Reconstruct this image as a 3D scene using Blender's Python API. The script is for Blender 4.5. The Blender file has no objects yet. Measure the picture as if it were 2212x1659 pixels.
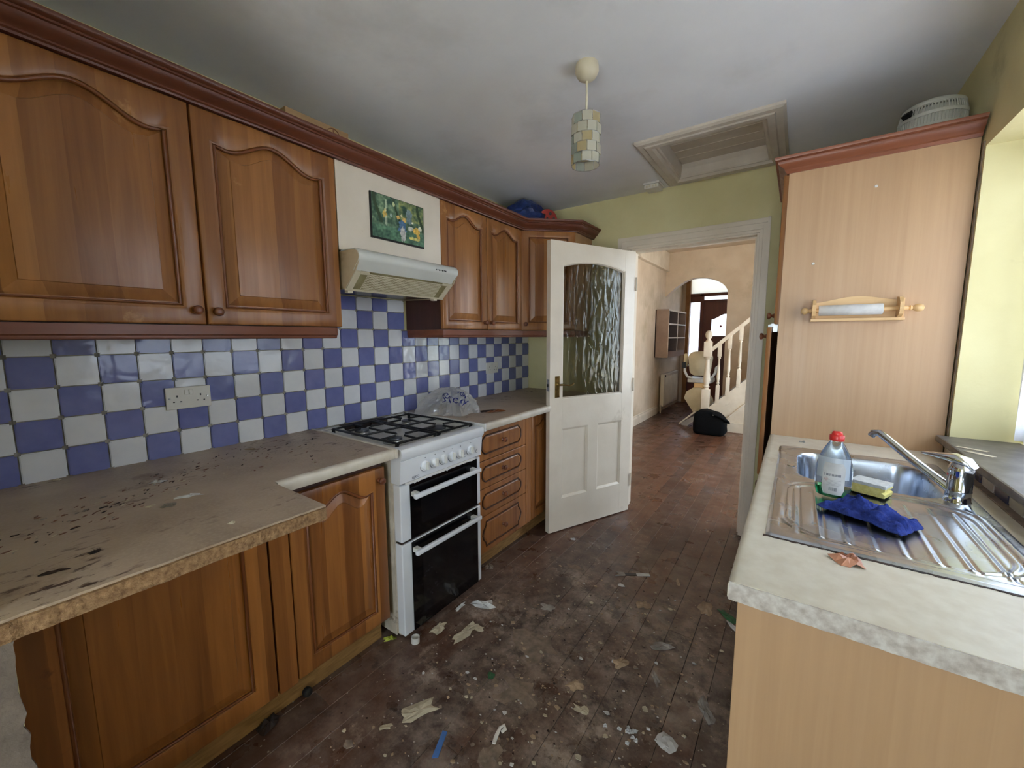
import bpy, bmesh, math, random
from mathutils import Vector, Matrix, noise as mnoise
random.seed(7)
SC = bpy.context.scene
COL = SC.collection
PI = math.pi

# ------------------------------------------------------------------ camera, world, light, exposure
def set_camera():
    yaw, pitch, roll = math.radians(35.251), math.radians(-6.727), math.radians(-0.2126)
    f = Vector((0, math.cos(pitch), math.sin(pitch))); u = Vector((0, -math.sin(pitch), math.cos(pitch)))
    r = Vector((1, 0, 0)); r2 = r*math.cos(roll)+u*math.sin(roll); u2 = u*math.cos(roll)-r*math.sin(roll)
    Rz = Matrix.Rotation(yaw, 3, 'Z'); r2, u2, f = Rz@r2, Rz@u2, Rz@f
    cd = bpy.data.cameras.new('camera'); co = bpy.data.objects.new('camera', cd); COL.objects.link(co)
    co.matrix_world = Matrix(((r2.x, u2.x, -f.x, 1.9805), (r2.y, u2.y, -f.y, -0.1057), (r2.z, u2.z, -f.z, 1.3726), (0, 0, 0, 1)))
    cd.sensor_fit = 'HORIZONTAL'; cd.sensor_width = 36; cd.lens = 867.99*36/2212; cd.clip_start = 0.02
    SC.camera = co
set_camera()
SC.view_settings.view_transform = 'Standard'; SC.view_settings.look = 'None'
SC.view_settings.gamma = 1; SC.view_settings.use_curve_mapping = False
SC.view_settings.exposure = 1.95
W = bpy.data.worlds.new('overcast_sky'); SC.world = W; W.use_nodes = True
W.node_tree.nodes['Background'].inputs[0].default_value = (0.71, 0.85, 1.0, 1)
W.node_tree.nodes['Background'].inputs[1].default_value = 3.2
SC.cycles.max_bounces = 10; SC.cycles.diffuse_bounces = 6; SC.cycles.transparent_max_bounces = 12
SC.cycles.use_denoising = True; SC.cycles.caustics_reflective = False; SC.cycles.caustics_refractive = False
SC.cycles.sample_clamp_indirect = 6
def portal(name, loc, rot, sx, sy):
    l = bpy.data.lights.new(name, 'AREA'); l.shape = 'RECTANGLE'; l.size = sx; l.size_y = sy
    l.cycles.is_portal = True
    o = bpy.data.objects.new(name, l); COL.objects.link(o); o.location = loc; o.rotation_euler = rot
sl = bpy.data.lights.new('sun', 'SUN'); sl.energy = 9; sl.angle = math.radians(25); sl.color = (1, .97, .93)      # added sun along the house wall, brightens the ceiling by ground bounce
so = bpy.data.objects.new('sun', sl); COL.objects.link(so); so.rotation_euler = (math.radians(24), 0, 0); so.location = (6, -6, 9)
portal('window_portal', (2.74, 1.32, 1.51), (0, math.radians(90), 0), 1.05, 1.54)      # kitchen window, faces -x
portal('added_door_portal', (2.0, -1.98, 1.12), (math.radians(90), 0, 0), .9, 2.0)     # for the added door behind the camera, faces +y
portal('hall_window_portal', (3.32, 4.75, 1.5), (0, math.radians(90), 0), 1.8, 2.4)
portal('front_door_portal', (0.65, 8.96, 1.7), (math.radians(-90), 0, 0), 1.1, 2.1)

# ------------------------------------------------------------------ materials
def lin(c):
    return tuple(((v/255)/12.92 if v/255 <= .04045 else ((v/255+.055)/1.055)**2.4) for v in c)+(1,)
class NT:
    def __init__(s, name):
        s.m = bpy.data.materials.new(name); s.m.use_nodes = True; s.t = s.m.node_tree
        s.p = s.t.nodes['Principled BSDF']; s.out = s.t.nodes['Material Output']
        s._c = None
    def n(s, typ, ins=None, **kw):
        nd = s.t.nodes.new('ShaderNode'+typ)
        for k, v in kw.items(): setattr(nd, k, v)
        for k, v in (ins or {}).items(): s.set(nd.inputs[k], v)
        return nd
    def set(s, sock, v):
        if isinstance(v, bpy.types.NodeSocket): s.t.links.new(v, sock)
        else: sock.default_value = v
    def P(s, **kw):
        for k, v in kw.items(): s.set(s.p.inputs[k.replace('_', ' ')], v)
    def co(s):
        if not s._c: s._c = s.n('TexCoord').outputs['Object']
        return s._c
    def mp(s, scale=(1, 1, 1), v=None, loc=(0, 0, 0)):
        return s.n('Mapping', {'Vector': v or s.co(), 'Scale': scale, 'Location': loc}).outputs[0]
    def noise(s, scale, v=None, detail=3, rough=.55, dist=0, w=None):
        d = {'Vector': v or s.co(), 'Scale': scale, 'Detail': detail, 'Roughness': rough, 'Distortion': dist}
        if w is not None:
            nd = s.n('TexNoise', noise_dimensions='4D'); d['W'] = w
            for k, x in d.items(): s.set(nd.inputs[k], x)
        else: nd = s.n('TexNoise', d)
        return nd.outputs[0]
    def vor(s, scale, v=None, out='Distance', rnd=1):
        return s.n('TexVoronoi', {'Vector': v or s.co(), 'Scale': scale, 'Randomness': rnd}).outputs[out]
    def ramp(s, f, a, b, ca=0, cb=1):
        return s.n('MapRange', {'Value': f, 'From Min': a, 'From Max': b, 'To Min': ca, 'To Max': cb}).outputs[0]
    def mix(s, f, a, b, mode='MIX'):
        nd = s.n('Mix', data_type='RGBA', blend_type=mode)
        s.set(nd.inputs[0], f); s.set(nd.inputs[6], a); s.set(nd.inputs[7], b); return nd.outputs[2]
    def math(s, op, a, b=0):
        nd = s.n('Math', operation=op); s.set(nd.inputs[0], a); s.set(nd.inputs[1], b); return nd.outputs[0]
    def bump(s, h, st=.3, d=.01):
        s.set(s.p.inputs['Normal'], s.n('Bump', {'Height': h, 'Strength': st, 'Distance': d}).outputs[0])
    def xyz(s, v=None):
        return s.n('SeparateXYZ', {0: v or s.co()}).outputs
MATS = {}
def gen(name, c1, c2=None, scale=6, rough=.5, bump=0, bscale=None, stretch=(1, 1, 1), lo=.35, hi=.65, metal=0, dirt=None, spec=.5, detail=4, coat=0):
    t = NT(name); c2 = c2 or tuple(v*.88 for v in c1)
    f = t.ramp(t.noise(scale, t.mp(stretch), detail=detail), lo, hi)
    c = t.mix(f, lin(c1), lin(c2))
    if dirt:
        dc, ds, a, b = dirt
        c = t.mix(t.ramp(t.noise(ds, t.mp((1, 1, 1), loc=(3.1, 1.7, .4)), detail=6, rough=.65), a, b), c, lin(dc))
    t.P(Base_Color=c, Roughness=rough, Metallic=metal)
    t.p.inputs['Specular IOR Level'].default_value = spec
    if coat: t.p.inputs['Coat Weight'].default_value = coat
    if bump: t.bump(t.noise(bscale or scale*6, t.mp(stretch), detail=4), bump)
    MATS[name] = t.m; return t.m
def wood(name, light, dark, grain=(42, 42, 2.2), stave=13, tone=.5, rough=.33, wear=None, horiz=False):
    t = NT(name); X = t.xyz()
    h = X[2] if horiz else t.math('ADD', X[0], X[1])
    cell = t.math('FLOOR', t.math('MULTIPLY', h, stave))
    wn = t.n('TexWhiteNoise', {'W': cell}, noise_dimensions='1D').outputs['Value']
    g = t.noise(1, t.mp(grain), detail=5, rough=.6, dist=.6)
    wv = t.noise(1, t.mp(tuple(v*.18 for v in grain)), detail=2, dist=1.5)
    f = t.math('ADD', t.math('MULTIPLY', wn, tone), t.math('ADD', t.ramp(g, .3, .72, 0, .38), t.ramp(wv, .3, .7, 0, .34)))
    c = t.mix(t.ramp(f, 0.1, 1.1), lin(light), lin(dark))
    if wear:
        c = t.mix(t.ramp(t.noise(5, detail=6, rough=.7), wear[1], wear[1]+.1), c, lin(wear[0]))
    t.P(Base_Color=c, Roughness=t.ramp(g, .3, .7, rough-.06, rough+.12))
    t.bump(g, .06, .004)
    MATS[name] = t.m; return t.m
wood('oak_door', (178, 122, 68), (126, 78, 40), tone=.75, wear=((190, 142, 90), .66))
wood('oak_base', (180, 118, 60), (118, 70, 33), tone=.75, wear=((92, 50, 30), .64))
wood('oak_bead', (126, 72, 36), (96, 52, 27), stave=4, tone=.2)
wood('cornice_wood', (108, 58, 38), (82, 42, 28), grain=(42, 2.2, 42), stave=9, tone=.15, horiz=True, rough=.36)
wood('pelmet_wood', (122, 68, 44), (92, 50, 33), grain=(42, 2.2, 60), stave=9, tone=.15, horiz=True, rough=.4)
wood('larder_cornice_wood', (140, 82, 54), (110, 60, 40), grain=(3, 30, 60), stave=9, tone=.15, horiz=True, rough=.36)
wood('dark_side', (74, 42, 30), (54, 31, 23), stave=3, tone=.2, rough=.4)
wood('beech', (192, 157, 120), (170, 134, 98), grain=(60, 60, 1.6), stave=9, tone=.16, rough=.36)
wood('pine', (226, 190, 138), (204, 160, 106), grain=(4, 60, 60), stave=3, tone=.1, rough=.4)
wood('brown_door', (112, 52, 34), (82, 36, 24), stave=6, tone=.2)
wood('dark_bead', (84, 48, 28), (58, 33, 20), stave=4, tone=.2)
gen('knob_wood', (124, 70, 42), (92, 50, 30), 30, .35)
gen('ceiling_paint', (228, 229, 232), (218, 219, 223), 2.2, .8, bump=.06, bscale=40, dirt=((188, 187, 186), .9, .56, .85))
gen('yellow_paint', (222, 214, 166), (212, 202, 152), 2.5, .7, bump=.12, bscale=30, dirt=((176, 164, 120), 2.2, .62, .78))
gen('hall_paper', (216, 196, 172), (202, 180, 154), 3, .62, bump=.18, bscale=22, dirt=((176, 156, 124), 1.4, .55, .75))
gen('hall_paint_white', (222, 208, 188), (206, 190, 168), 5, .5, dirt=((170, 150, 126), 4, .6, .8))
gen('cream_gloss', (230, 219, 202), (221, 209, 191), 4, .34, bump=.04, bscale=60, dirt=((178, 160, 136), 3, .64, .8))
gen('hatch_paint', (200, 190, 176), (186, 176, 162), 5, .5, dirt=((160, 148, 132), 3, .6, .8))
gen('grout', (168, 164, 152), (126, 120, 108), 20, .9, dirt=((70, 58, 48), 9, .62, .75))
gen('white_plastic', (222, 220, 212), (210, 208, 200), 8, .35)
gen('yellowed_plastic', (214, 206, 184), (196, 186, 160), 5, .4, dirt=((150, 124, 84), 7, .62, .78))
gen('hood_white', (206, 208, 204), (196, 198, 194), 4, .35, dirt=((170, 160, 130), 4, .66, .8))
gen('hood_side', (188, 172, 146), (162, 142, 112), 6, .45, dirt=((110, 82, 52), 6, .6, .75))
gen('hood_under', (96, 84, 78), (70, 62, 60), 4, .25, dirt=((50, 40, 36), 5, .6, .8))
gen('grease_mesh', (150, 142, 104), (112, 100, 66), 12, .6)
gen('canopy_white', (222, 212, 198), (212, 201, 186), 4, .5, dirt=((190, 170, 148), 9, .7, .8))
gen('enamel', (228, 231, 236), (218, 221, 226), 3, .18, coat=.3)
gen('enamel_dirty', (222, 222, 220), (206, 204, 198), 9, .25, dirt=((92, 66, 46), 8, .6, .72))
gen('cooker_side', (206, 196, 180), (176, 164, 146), 12, .5, dirt=((84, 58, 36), 9, .56, .68))
gen('burnt', (58, 38, 30), (26, 18, 16), 30, .7)
gen('black_iron', (22, 22, 24), (14, 14, 16), 20, .45)
gen('burner_grey', (92, 96, 104), (66, 68, 74), 20, .4, metal=.5)
gen('burner_metal', (176, 176, 174), (130, 128, 124), 20, .35, metal=.8)
gen('black_glass', (10, 10, 13), (7, 7, 9), 3, .07, dirt=((46, 44, 44), 12, .68, .8))
gen('oven_window', (26, 25, 27), (16, 16, 18), 5, .1, dirt=((62, 60, 60), 14, .62, .75))
gen('logo_grey', (92, 96, 106), None, 5, .4)
gen('chrome', (214, 218, 224), (198, 202, 208), 3, .07, metal=1)
gen('brass', (176, 148, 88), (120, 98, 56), 20, .32, metal=1)
gen('steel_plate', (190, 190, 188), (150, 150, 148), 20, .35, metal=.9)
gen('laminate_edge', (216, 208, 194), (200, 190, 174), 14, .4, dirt=((150, 130, 108), 7, .62, .76))
gen('pale_worktop', (214, 208, 192), (204, 196, 178), 30, .4, dirt=((170, 150, 120), 5, .66, .76))
gen('pale_worktop_edge', (206, 202, 196), (168, 158, 150), 60, .55, dirt=((128, 92, 66), 9, .67, .75))
gen('chipboard', (164, 130, 92), (110, 80, 52), 90, .9, bump=.6, bscale=120, dirt=((74, 50, 34), 26, .6, .75), lo=.3, hi=.7)
gen('plinth', (162, 124, 74), (132, 98, 56), 14, .55, stretch=(1, 1, 6), dirt=((84, 58, 36), 8, .6, .78))
gen('plaster_grey', (118, 106, 96), (92, 82, 74), 14, .9, bump=.5, bscale=40)
gen('sill_stone', (112, 106, 102), (86, 80, 78), 20, .4, dirt=((140, 134, 126), 6, .6, .8))
gen('dark_void', (16, 14, 13), None, 3, .9)
gen('brown_melamine', (70, 48, 36), None, 3, .6)
gen('black_cloth', (9, 9, 11), (6, 6, 7), 30, .9, bump=.3, spec=.15)
gen('blue_cloth', (44, 66, 152), (30, 46, 116), 60, .95, bump=.5, bscale=300)
gen('sponge_yellow', (238, 228, 150), (224, 212, 128), 80, .9, bump=.4, bscale=200)
gen('scourer_white', (214, 216, 214), (196, 200, 200), 80, .9, bump=.4, bscale=200)
gen('red_plastic', (206, 54, 50), None, 5, .3)
gen('blue_bag', (32, 58, 120), (20, 34, 78), 10, .35, dirt=((84, 112, 176), 9, .64, .7))
gen('red_print', (176, 56, 46), None, 5, .4)
gen('black_print', (14, 14, 16), None, 5, .4)
gen('blue_print', (28, 40, 118), None, 5, .35)
gen('cardboard', (176, 146, 108), (156, 126, 90), 12, .85)
gen('paper_white', (214, 214, 212), (186, 186, 186), 16, .8)
gen('paper_cream', (206, 196, 172), (176, 164, 140), 16, .85, dirt=((120, 104, 84), 14, .6, .7))
gen('paper_tan', (188, 164, 136), (150, 128, 104), 16, .85, dirt=((104, 84, 66), 14, .6, .7))
gen('paper_grey', (168, 162, 154), (128, 122, 114), 16, .85)
gen('plaster_dust', (150, 132, 116), (118, 104, 92), 30, .95)
gen('copper_foil', (206, 150, 120), (170, 112, 86), 20, .35)
gen('blue_plastic', (84, 128, 196), (66, 108, 176), 10, .4)
gen('green_plastic', (50, 108, 66), (34, 84, 48), 10, .5)
gen('lime_plastic', (186, 190, 70), (120, 140, 50), 20, .5)
gen('dark_rubber', (22, 19, 18), None, 10, .7)
gen('roll_paper', (206, 204, 200), (190, 188, 184), 30, .9)
gen('vent_plastic', (196, 196, 186), (180, 180, 170), 6, .45)
gen('radiator_white', (222, 212, 198), (206, 196, 182), 5, .4)
gen('stairlift_beige', (200, 188, 160), (184, 172, 144), 6, .45)
gen('stairlift_grey', (206, 206, 204), (180, 180, 180), 6, .4)
gen('rail_metal', (196, 190, 184), (160, 154, 148), 8, .35, metal=.6)
gen('cubby_taupe', (150, 124, 106), (136, 110, 94), 6, .5)
gen('cubby_back', (96, 80, 74), (84, 70, 64), 6, .7)
gen('bounce_ground', (206, 204, 200), (188, 186, 180), 2, .95)
gen('orange_curtain', (150, 106, 62), (130, 90, 50), 8, .8)
gen('bulb_white', (236, 234, 226), None, 3, .3)
gen('cap_white', (226, 222, 216), None, 3, .4)

def tile_mat(name, c1, c2):
    t = NT(name); r = t.n('ObjectInfo').outputs['Random']; w = t.math('MULTIPLY', r, 50)
    n1 = t.noise(17, detail=1.5, rough=.4, dist=.4, w=w)
    c = t.mix(t.ramp(t.noise(18, detail=3, w=w), .3, .7), lin(c1), lin(c2))
    c = t.mix(t.math('MULTIPLY', r, .22), c, lin(tuple(v*.72 for v in c1)))
    t.P(Base_Color=c, Roughness=.13); t.bump(n1, .22, .012); MATS[name] = t.m
tile_mat('tile_white', (231, 233, 238), (222, 225, 232))
tile_mat('tile_blue', (122, 128, 182), (108, 115, 170))
tile_mat('tile_slate', (92, 94, 126), (80, 82, 112))
tile_mat('tile_offwhite', (220, 217, 210), (206, 203, 198))

def worktop_mat():
    t = NT('worktop_brown')
    c = t.mix(t.ramp(t.noise(5, detail=5), .3, .7), lin((188, 168, 146)), lin((158, 138, 118)))
    c = t.mix(t.ramp(t.noise(120, detail=2), .45, .7, 0, .35), c, lin((192, 176, 158)))
    big = t.ramp(t.noise(3.2, t.mp((1, .7, 1), loc=(.3, .2, 0)), detail=3), .5, .64)
    fl = t.ramp(t.noise(34, t.mp((1.3, .5, 1)), detail=5, rough=.7), .55, .62)
    c = t.mix(t.math('MULTIPLY', big, fl), c, lin((84, 58, 42)))
    st = t.ramp(t.noise(7, detail=6, rough=.7), .58, .72, 0, .7)
    c = t.mix(st, c, lin((112, 86, 64)))
    t.P(Base_Color=c, Roughness=.46); t.bump(fl, .12, .003); MATS['worktop_brown'] = t.m
worktop_mat()
def floor_mat():
    t = NT('dirty_boards'); r = t.n('ObjectInfo').outputs['Random']; X = t.xyz()
    base = t.mix(r, lin((106, 67, 45)), lin((74, 47, 34)))
    g = t.noise(1, t.mp((60, 3, 60)), detail=5, rough=.6)
    base = t.mix(t.ramp(g, .35, .7, 0, .5), base, lin((58, 39, 31)))
    # trodden dirt lies over the middle of the kitchen floor
    d = t.n('VectorMath', {0: t.mp((1, .78, 0)), 1: (1.32, .98, 0)}, operation='DISTANCE').outputs['Value']
    patch = t.math('MULTIPLY', t.ramp(d, .4, 1.15, 1, 0), t.ramp(t.noise(3.2, detail=6, rough=.68), .3, .55))
    dirt = t.mix(t.ramp(t.noise(13, detail=7, rough=.75), .38, .62), lin((70, 61, 56)), lin((158, 142, 130)))
    c = t.mix(t.math('MULTIPLY', patch, .85), base, dirt)
    gen_d = t.ramp(t.noise(8, detail=7, rough=.75), .5, .72, 0, .6)
    c = t.mix(t.math('MULTIPLY', gen_d, .8), c, lin((124, 104, 92)))
    pale = t.math('MULTIPLY', t.ramp(t.noise(4.3, t.mp(loc=(4, 2, 0)), detail=7, rough=.72), .565, .65), t.ramp(d, .5, 1.0, .8, .1))
    c = t.mix(pale, c, lin((178, 160, 146)))
    blk = t.ramp(t.noise(10, t.mp(loc=(1, 7, 0)), detail=6, rough=.72), .575, .66)
    c = t.mix(t.math('MULTIPLY', blk, .7), c, lin((44, 37, 33)))
    vd = t.vor(75); vc = t.vor(75, out='Color'); sel = t.math('GREATER_THAN', t.xyz(vc)[0], .96)
    spk = t.math('MULTIPLY', t.math('MULTIPLY', t.math('LESS_THAN', vd, .24), sel), t.ramp(d, .9, 1.6, 1, .25))
    c = t.mix(spk, c, lin((176, 164, 152)))
    t.P(Base_Color=c, Roughness=t.ramp(t.noise(5, detail=5), .35, .65, .22, .5)); t.bump(t.noise(26, detail=6, rough=.7), .25, .004)
    MATS['dirty_boards'] = t.m
floor_mat()
def glass_mats():
    t = NT('textured_glass'); h = t.noise(1, t.mp((26, 26, 9)), detail=2, rough=.45, dist=.9)
    bp = t.n('Bump', {'Height': h, 'Strength': .32, 'Distance': .02}).outputs[0]
    rf = t.n('BsdfRefraction', {'Color': (.96, .97, .92, 1), 'Roughness': .04, 'IOR': 1.12, 'Normal': bp}); tr = t.n('BsdfTransparent', {'Color': (.95, .96, .9, 1)}); gl = t.n('BsdfGlossy', {'Roughness': .08, 'Normal': bp})
    a = t.n('MixShader', {0: .38, 1: rf.outputs[0], 2: tr.outputs[0]}); m = t.n('MixShader', {0: .035, 1: a.outputs[0], 2: gl.outputs[0]}); t.t.links.new(m.outputs[0], t.out.inputs[0]); MATS['textured_glass'] = t.m
    t = NT('clear_plastic'); t.P(Base_Color=(.86, .92, .95, 1), Roughness=.05, IOR=1.12); t.p.inputs['Transmission Weight'].default_value = 1; MATS['clear_plastic'] = t.m
    t = NT('window_glass'); gl = t.n('BsdfGlossy', {'Roughness': .02}); tr = t.n('BsdfTransparent'); m = t.n('MixShader', {0: .06, 1: tr.outputs[0], 2: gl.outputs[0]})
    t.t.links.new(m.outputs[0], t.out.inputs[0]); MATS['window_glass'] = t.m
    t = NT('green_soap'); t.P(Base_Color=(.03, .42, .16, 1), Roughness=.08, IOR=1.33); t.p.inputs['Transmission Weight'].default_value = .75; MATS['green_soap'] = t.m
    def sheer(name, col, alpha, rough, trl=.5):
        t = NT(name); df = t.n('BsdfDiffuse', {'Color': lin(col)}); tl = t.n('BsdfTranslucent', {'Color': lin(col)}); gl = t.n('BsdfGlossy', {'Roughness': rough, 'Color': (.9, .9, .9, 1)})
        a = t.n('MixShader', {0: trl, 1: df.outputs[0], 2: tl.outputs[0]}); b = t.n('MixShader', {0: .1, 1: a.outputs[0], 2: gl.outputs[0]})
        tr = t.n('BsdfTransparent'); c = t.n('MixShader', {0: alpha, 1: tr.outputs[0], 2: b.outputs[0]})
        t.t.links.new(c.outputs[0], t.out.inputs[0]); MATS[name] = t.m
    sheer('net_curtain', (214, 214, 222), .82, .5)
    sheer('frosted_glass', (226, 230, 236), .86, .2, .7)
    sheer('stained_pane', (206, 202, 194), .97, .3, .55)
    sheer('bag_film', (236, 238, 236), .45, .1, .55)
    sheer('label_film', (214, 226, 238), .88, .3, .3)
    sheer('capiz_clear', (224, 222, 206), .72, .15)
    sheer('capiz_amber', (212, 196, 150), .76, .15)
    sheer('capiz_green', (180, 190, 178), .72, .15)
glass_mats()
def steel_mat():
    t = NT('brushed_steel'); n = t.noise(1, t.mp((90, 3, 90)), detail=3)
    st = t.ramp(t.noise(6, detail=6, rough=.7), .45, .75)
    c = t.mix(st, lin((200, 208, 220)), lin((178, 181, 184)))
    t.P(Base_Color=c, Metallic=1, Roughness=t.ramp(t.noise(7, detail=4), .35, .65, .2, .32)); MATS['brushed_steel'] = t.m
steel_mat()

# ------------------------------------------------------------------ mesh helpers
def nb(): return bmesh.new()
def bx(bm, x0, x1, y0, y1, z0, z1, b=0, seg=2):
    r = bmesh.ops.create_cube(bm, size=1)
    for v in r['verts']: v.co = Vector(((x0+x1)/2+v.co.x*(x1-x0), (y0+y1)/2+v.co.y*(y1-y0), (z0+z1)/2+v.co.z*(z1-z0)))
    if b:
        es = list({e for v in r['verts'] for e in v.link_edges})
        bmesh.ops.bevel(bm, geom=es, offset=b, segments=seg, profile=.6, affect='EDGES')
    return bm
def loops(bm, ls, close=True, cap0=False, cap1=False, cyc=True):
    rows = [[bm.verts.new(p) for p in l] for l in ls]
    n = len(rows[0])
    for a, b in zip(rows, rows[1:]):
        for i in range(n if cyc else n-1):
            j = (i+1) % n
            try: bm.faces.new((a[i], a[j], b[j], b[i]))
            except ValueError: pass
    if cap0: bm.faces.new(list(reversed(rows[0])))
    if cap1: bm.faces.new(rows[-1])
    return rows
def prism(bm, pts, axis, a0, a1):
    def P(p, a):
        if axis == 'x': return Vector((a, p[0], p[1]))
        if axis == 'y': return Vector((p[0], a, p[1]))
        return Vector((p[0], p[1], a))
    loops(bm, [[P(p, a0) for p in pts], [P(p, a1) for p in pts]], cap0=True, cap1=True)
    return bm
def lathe(bm, prof, c=(0, 0, 0), ax='z', seg=20, cap=True):
    ls = []
    for r, h in prof:
        l = []
        for i in range(seg):
            a = 2*PI*i/seg; p, q = r*math.cos(a), r*math.sin(a)
            l.append(Vector(c)+(Vector((p, q, h)) if ax == 'z' else Vector((h, p, q)) if ax == 'x' else Vector((q, h, p))))
        ls.append(l)
    loops(bm, ls, cap0=cap, cap1=cap)
    return bm
def tube(bm, pts, r, seg=8, closed=False, sq=1):
    pts = [Vector(p) for p in pts]; n = len(pts); ls = []
    for i, p in enumerate(pts):
        a = pts[(i-1) % n] if (closed or i) else p; b = pts[(i+1) % n] if (closed or i < n-1) else p
        t = (b-a).normalized() if (b-a).length > 1e-9 else Vector((0, 0, 1))
        up = Vector((0, 0, 1)) if abs(t.z) < .95 else Vector((1, 0, 0))
        s = t.cross(up).normalized(); u = s.cross(t).normalized()
        rr = r[i] if isinstance(r, (list, tuple)) else r
        ls.append([p+s*rr*math.cos(2*PI*k/seg)+u*rr*sq*math.sin(2*PI*k/seg) for k in range(seg)])
    if closed: loops(bm, ls+[ls[0]])
    else: loops(bm, ls, cap0=True, cap1=True)
    return bm
def sweep(bm, prof, path, z0=0, cap=True):
    """prof: (offset outward, z); path: xy points, outward = right-hand side of travel"""
    P = [Vector(p) for p in path]; ls = []
    for i, p in enumerate(P):
        d0 = (P[i]-P[i-1]).normalized() if i else (P[1]-P[0]).normalized()
        d1 = (P[i+1]-P[i]).normalized() if i < len(P)-1 else d0
        n0, n1 = Vector((d0.y, -d0.x)), Vector((d1.y, -d1.x)); m = (n0+n1); m = m/(m.dot(n0))
        ls.append([Vector((p.x+m.x*o, p.y+m.y*o, z0+z)) for o, z in prof])
    loops(bm, ls, cap0=cap, cap1=cap)
    return bm
def frameM(o, u, v, w): return Matrix(((u[0], v[0], w[0], o[0]), (u[1], v[1], w[1], o[1]), (u[2], v[2], w[2], o[2]), (0, 0, 0, 1)))
def mk(name, bm, mat, parent=None, M=None, smooth=None, mods=None):
    bmesh.ops.remove_doubles(bm, verts=bm.verts, dist=1e-6)
    bmesh.ops.recalc_face_normals(bm, faces=bm.faces)
    if M is not None: bm.transform(M)
    me = bpy.data.meshes.new(name); bm.to_mesh(me); bm.free()
    for m in (mat if isinstance(mat, (list, tuple)) else [mat]): me.materials.append(MATS[m])
    if smooth is not None:
        for p in me.polygons: p.use_smooth = True
        if smooth < 180:
            try: me.set_sharp_from_angle(angle=math.radians(smooth))
            except Exception: pass
    o = bpy.data.objects.new(name, me); COL.objects.link(o)
    if parent is not None:
        o.parent = parent
        if 'wm' in parent: o.matrix_parent_inverse = Matrix.Translation(-Vector(parent['wm']))
    return o
def tag(o, label, cat=None, group=None, kind=None):
    o['label'] = label
    if cat: o['category'] = cat
    if group: o['group'] = group
    if kind: o['kind'] = kind
    return o
WM = []
def thing(name, label, cat, loc, group=None, kind=None):
    """an Empty at the base; its parts are modelled in room coordinates"""
    o = bpy.data.objects.new(name, None); COL.objects.link(o); o.location = loc; o.empty_display_size = .05
    o['wm'] = list(loc); WM.append(o)
    return tag(o, label, cat, group, kind)
def one(name, bm, mat, label, cat, group=None, kind=None, smooth=None):
    return tag(mk(name, bm, mat, smooth=smooth), label, cat, group, kind)
def struct(name, bm, mat, label, smooth=None):
    return tag(mk(name, bm, mat, smooth=smooth), label, None, None, 'structure')
def text_bm(s, size, M, ext=.0006):
    cu = bpy.data.curves.new('lettering', 'FONT'); cu.body = s; cu.size = size; cu.extrude = ext; cu.align_x = 'CENTER'; cu.align_y = 'CENTER'
    o = bpy.data.objects.new('lettering', cu); COL.objects.link(o)
    dg = bpy.context.evaluated_depsgraph_get(); dg.update(); me = bpy.data.meshes.new_from_object(o.evaluated_get(dg))
    bm = nb(); bm.from_mesh(me); bpy.data.objects.remove(o); bpy.data.curves.remove(cu); bpy.data.meshes.remove(me)
    bm.transform(M); return bm

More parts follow.
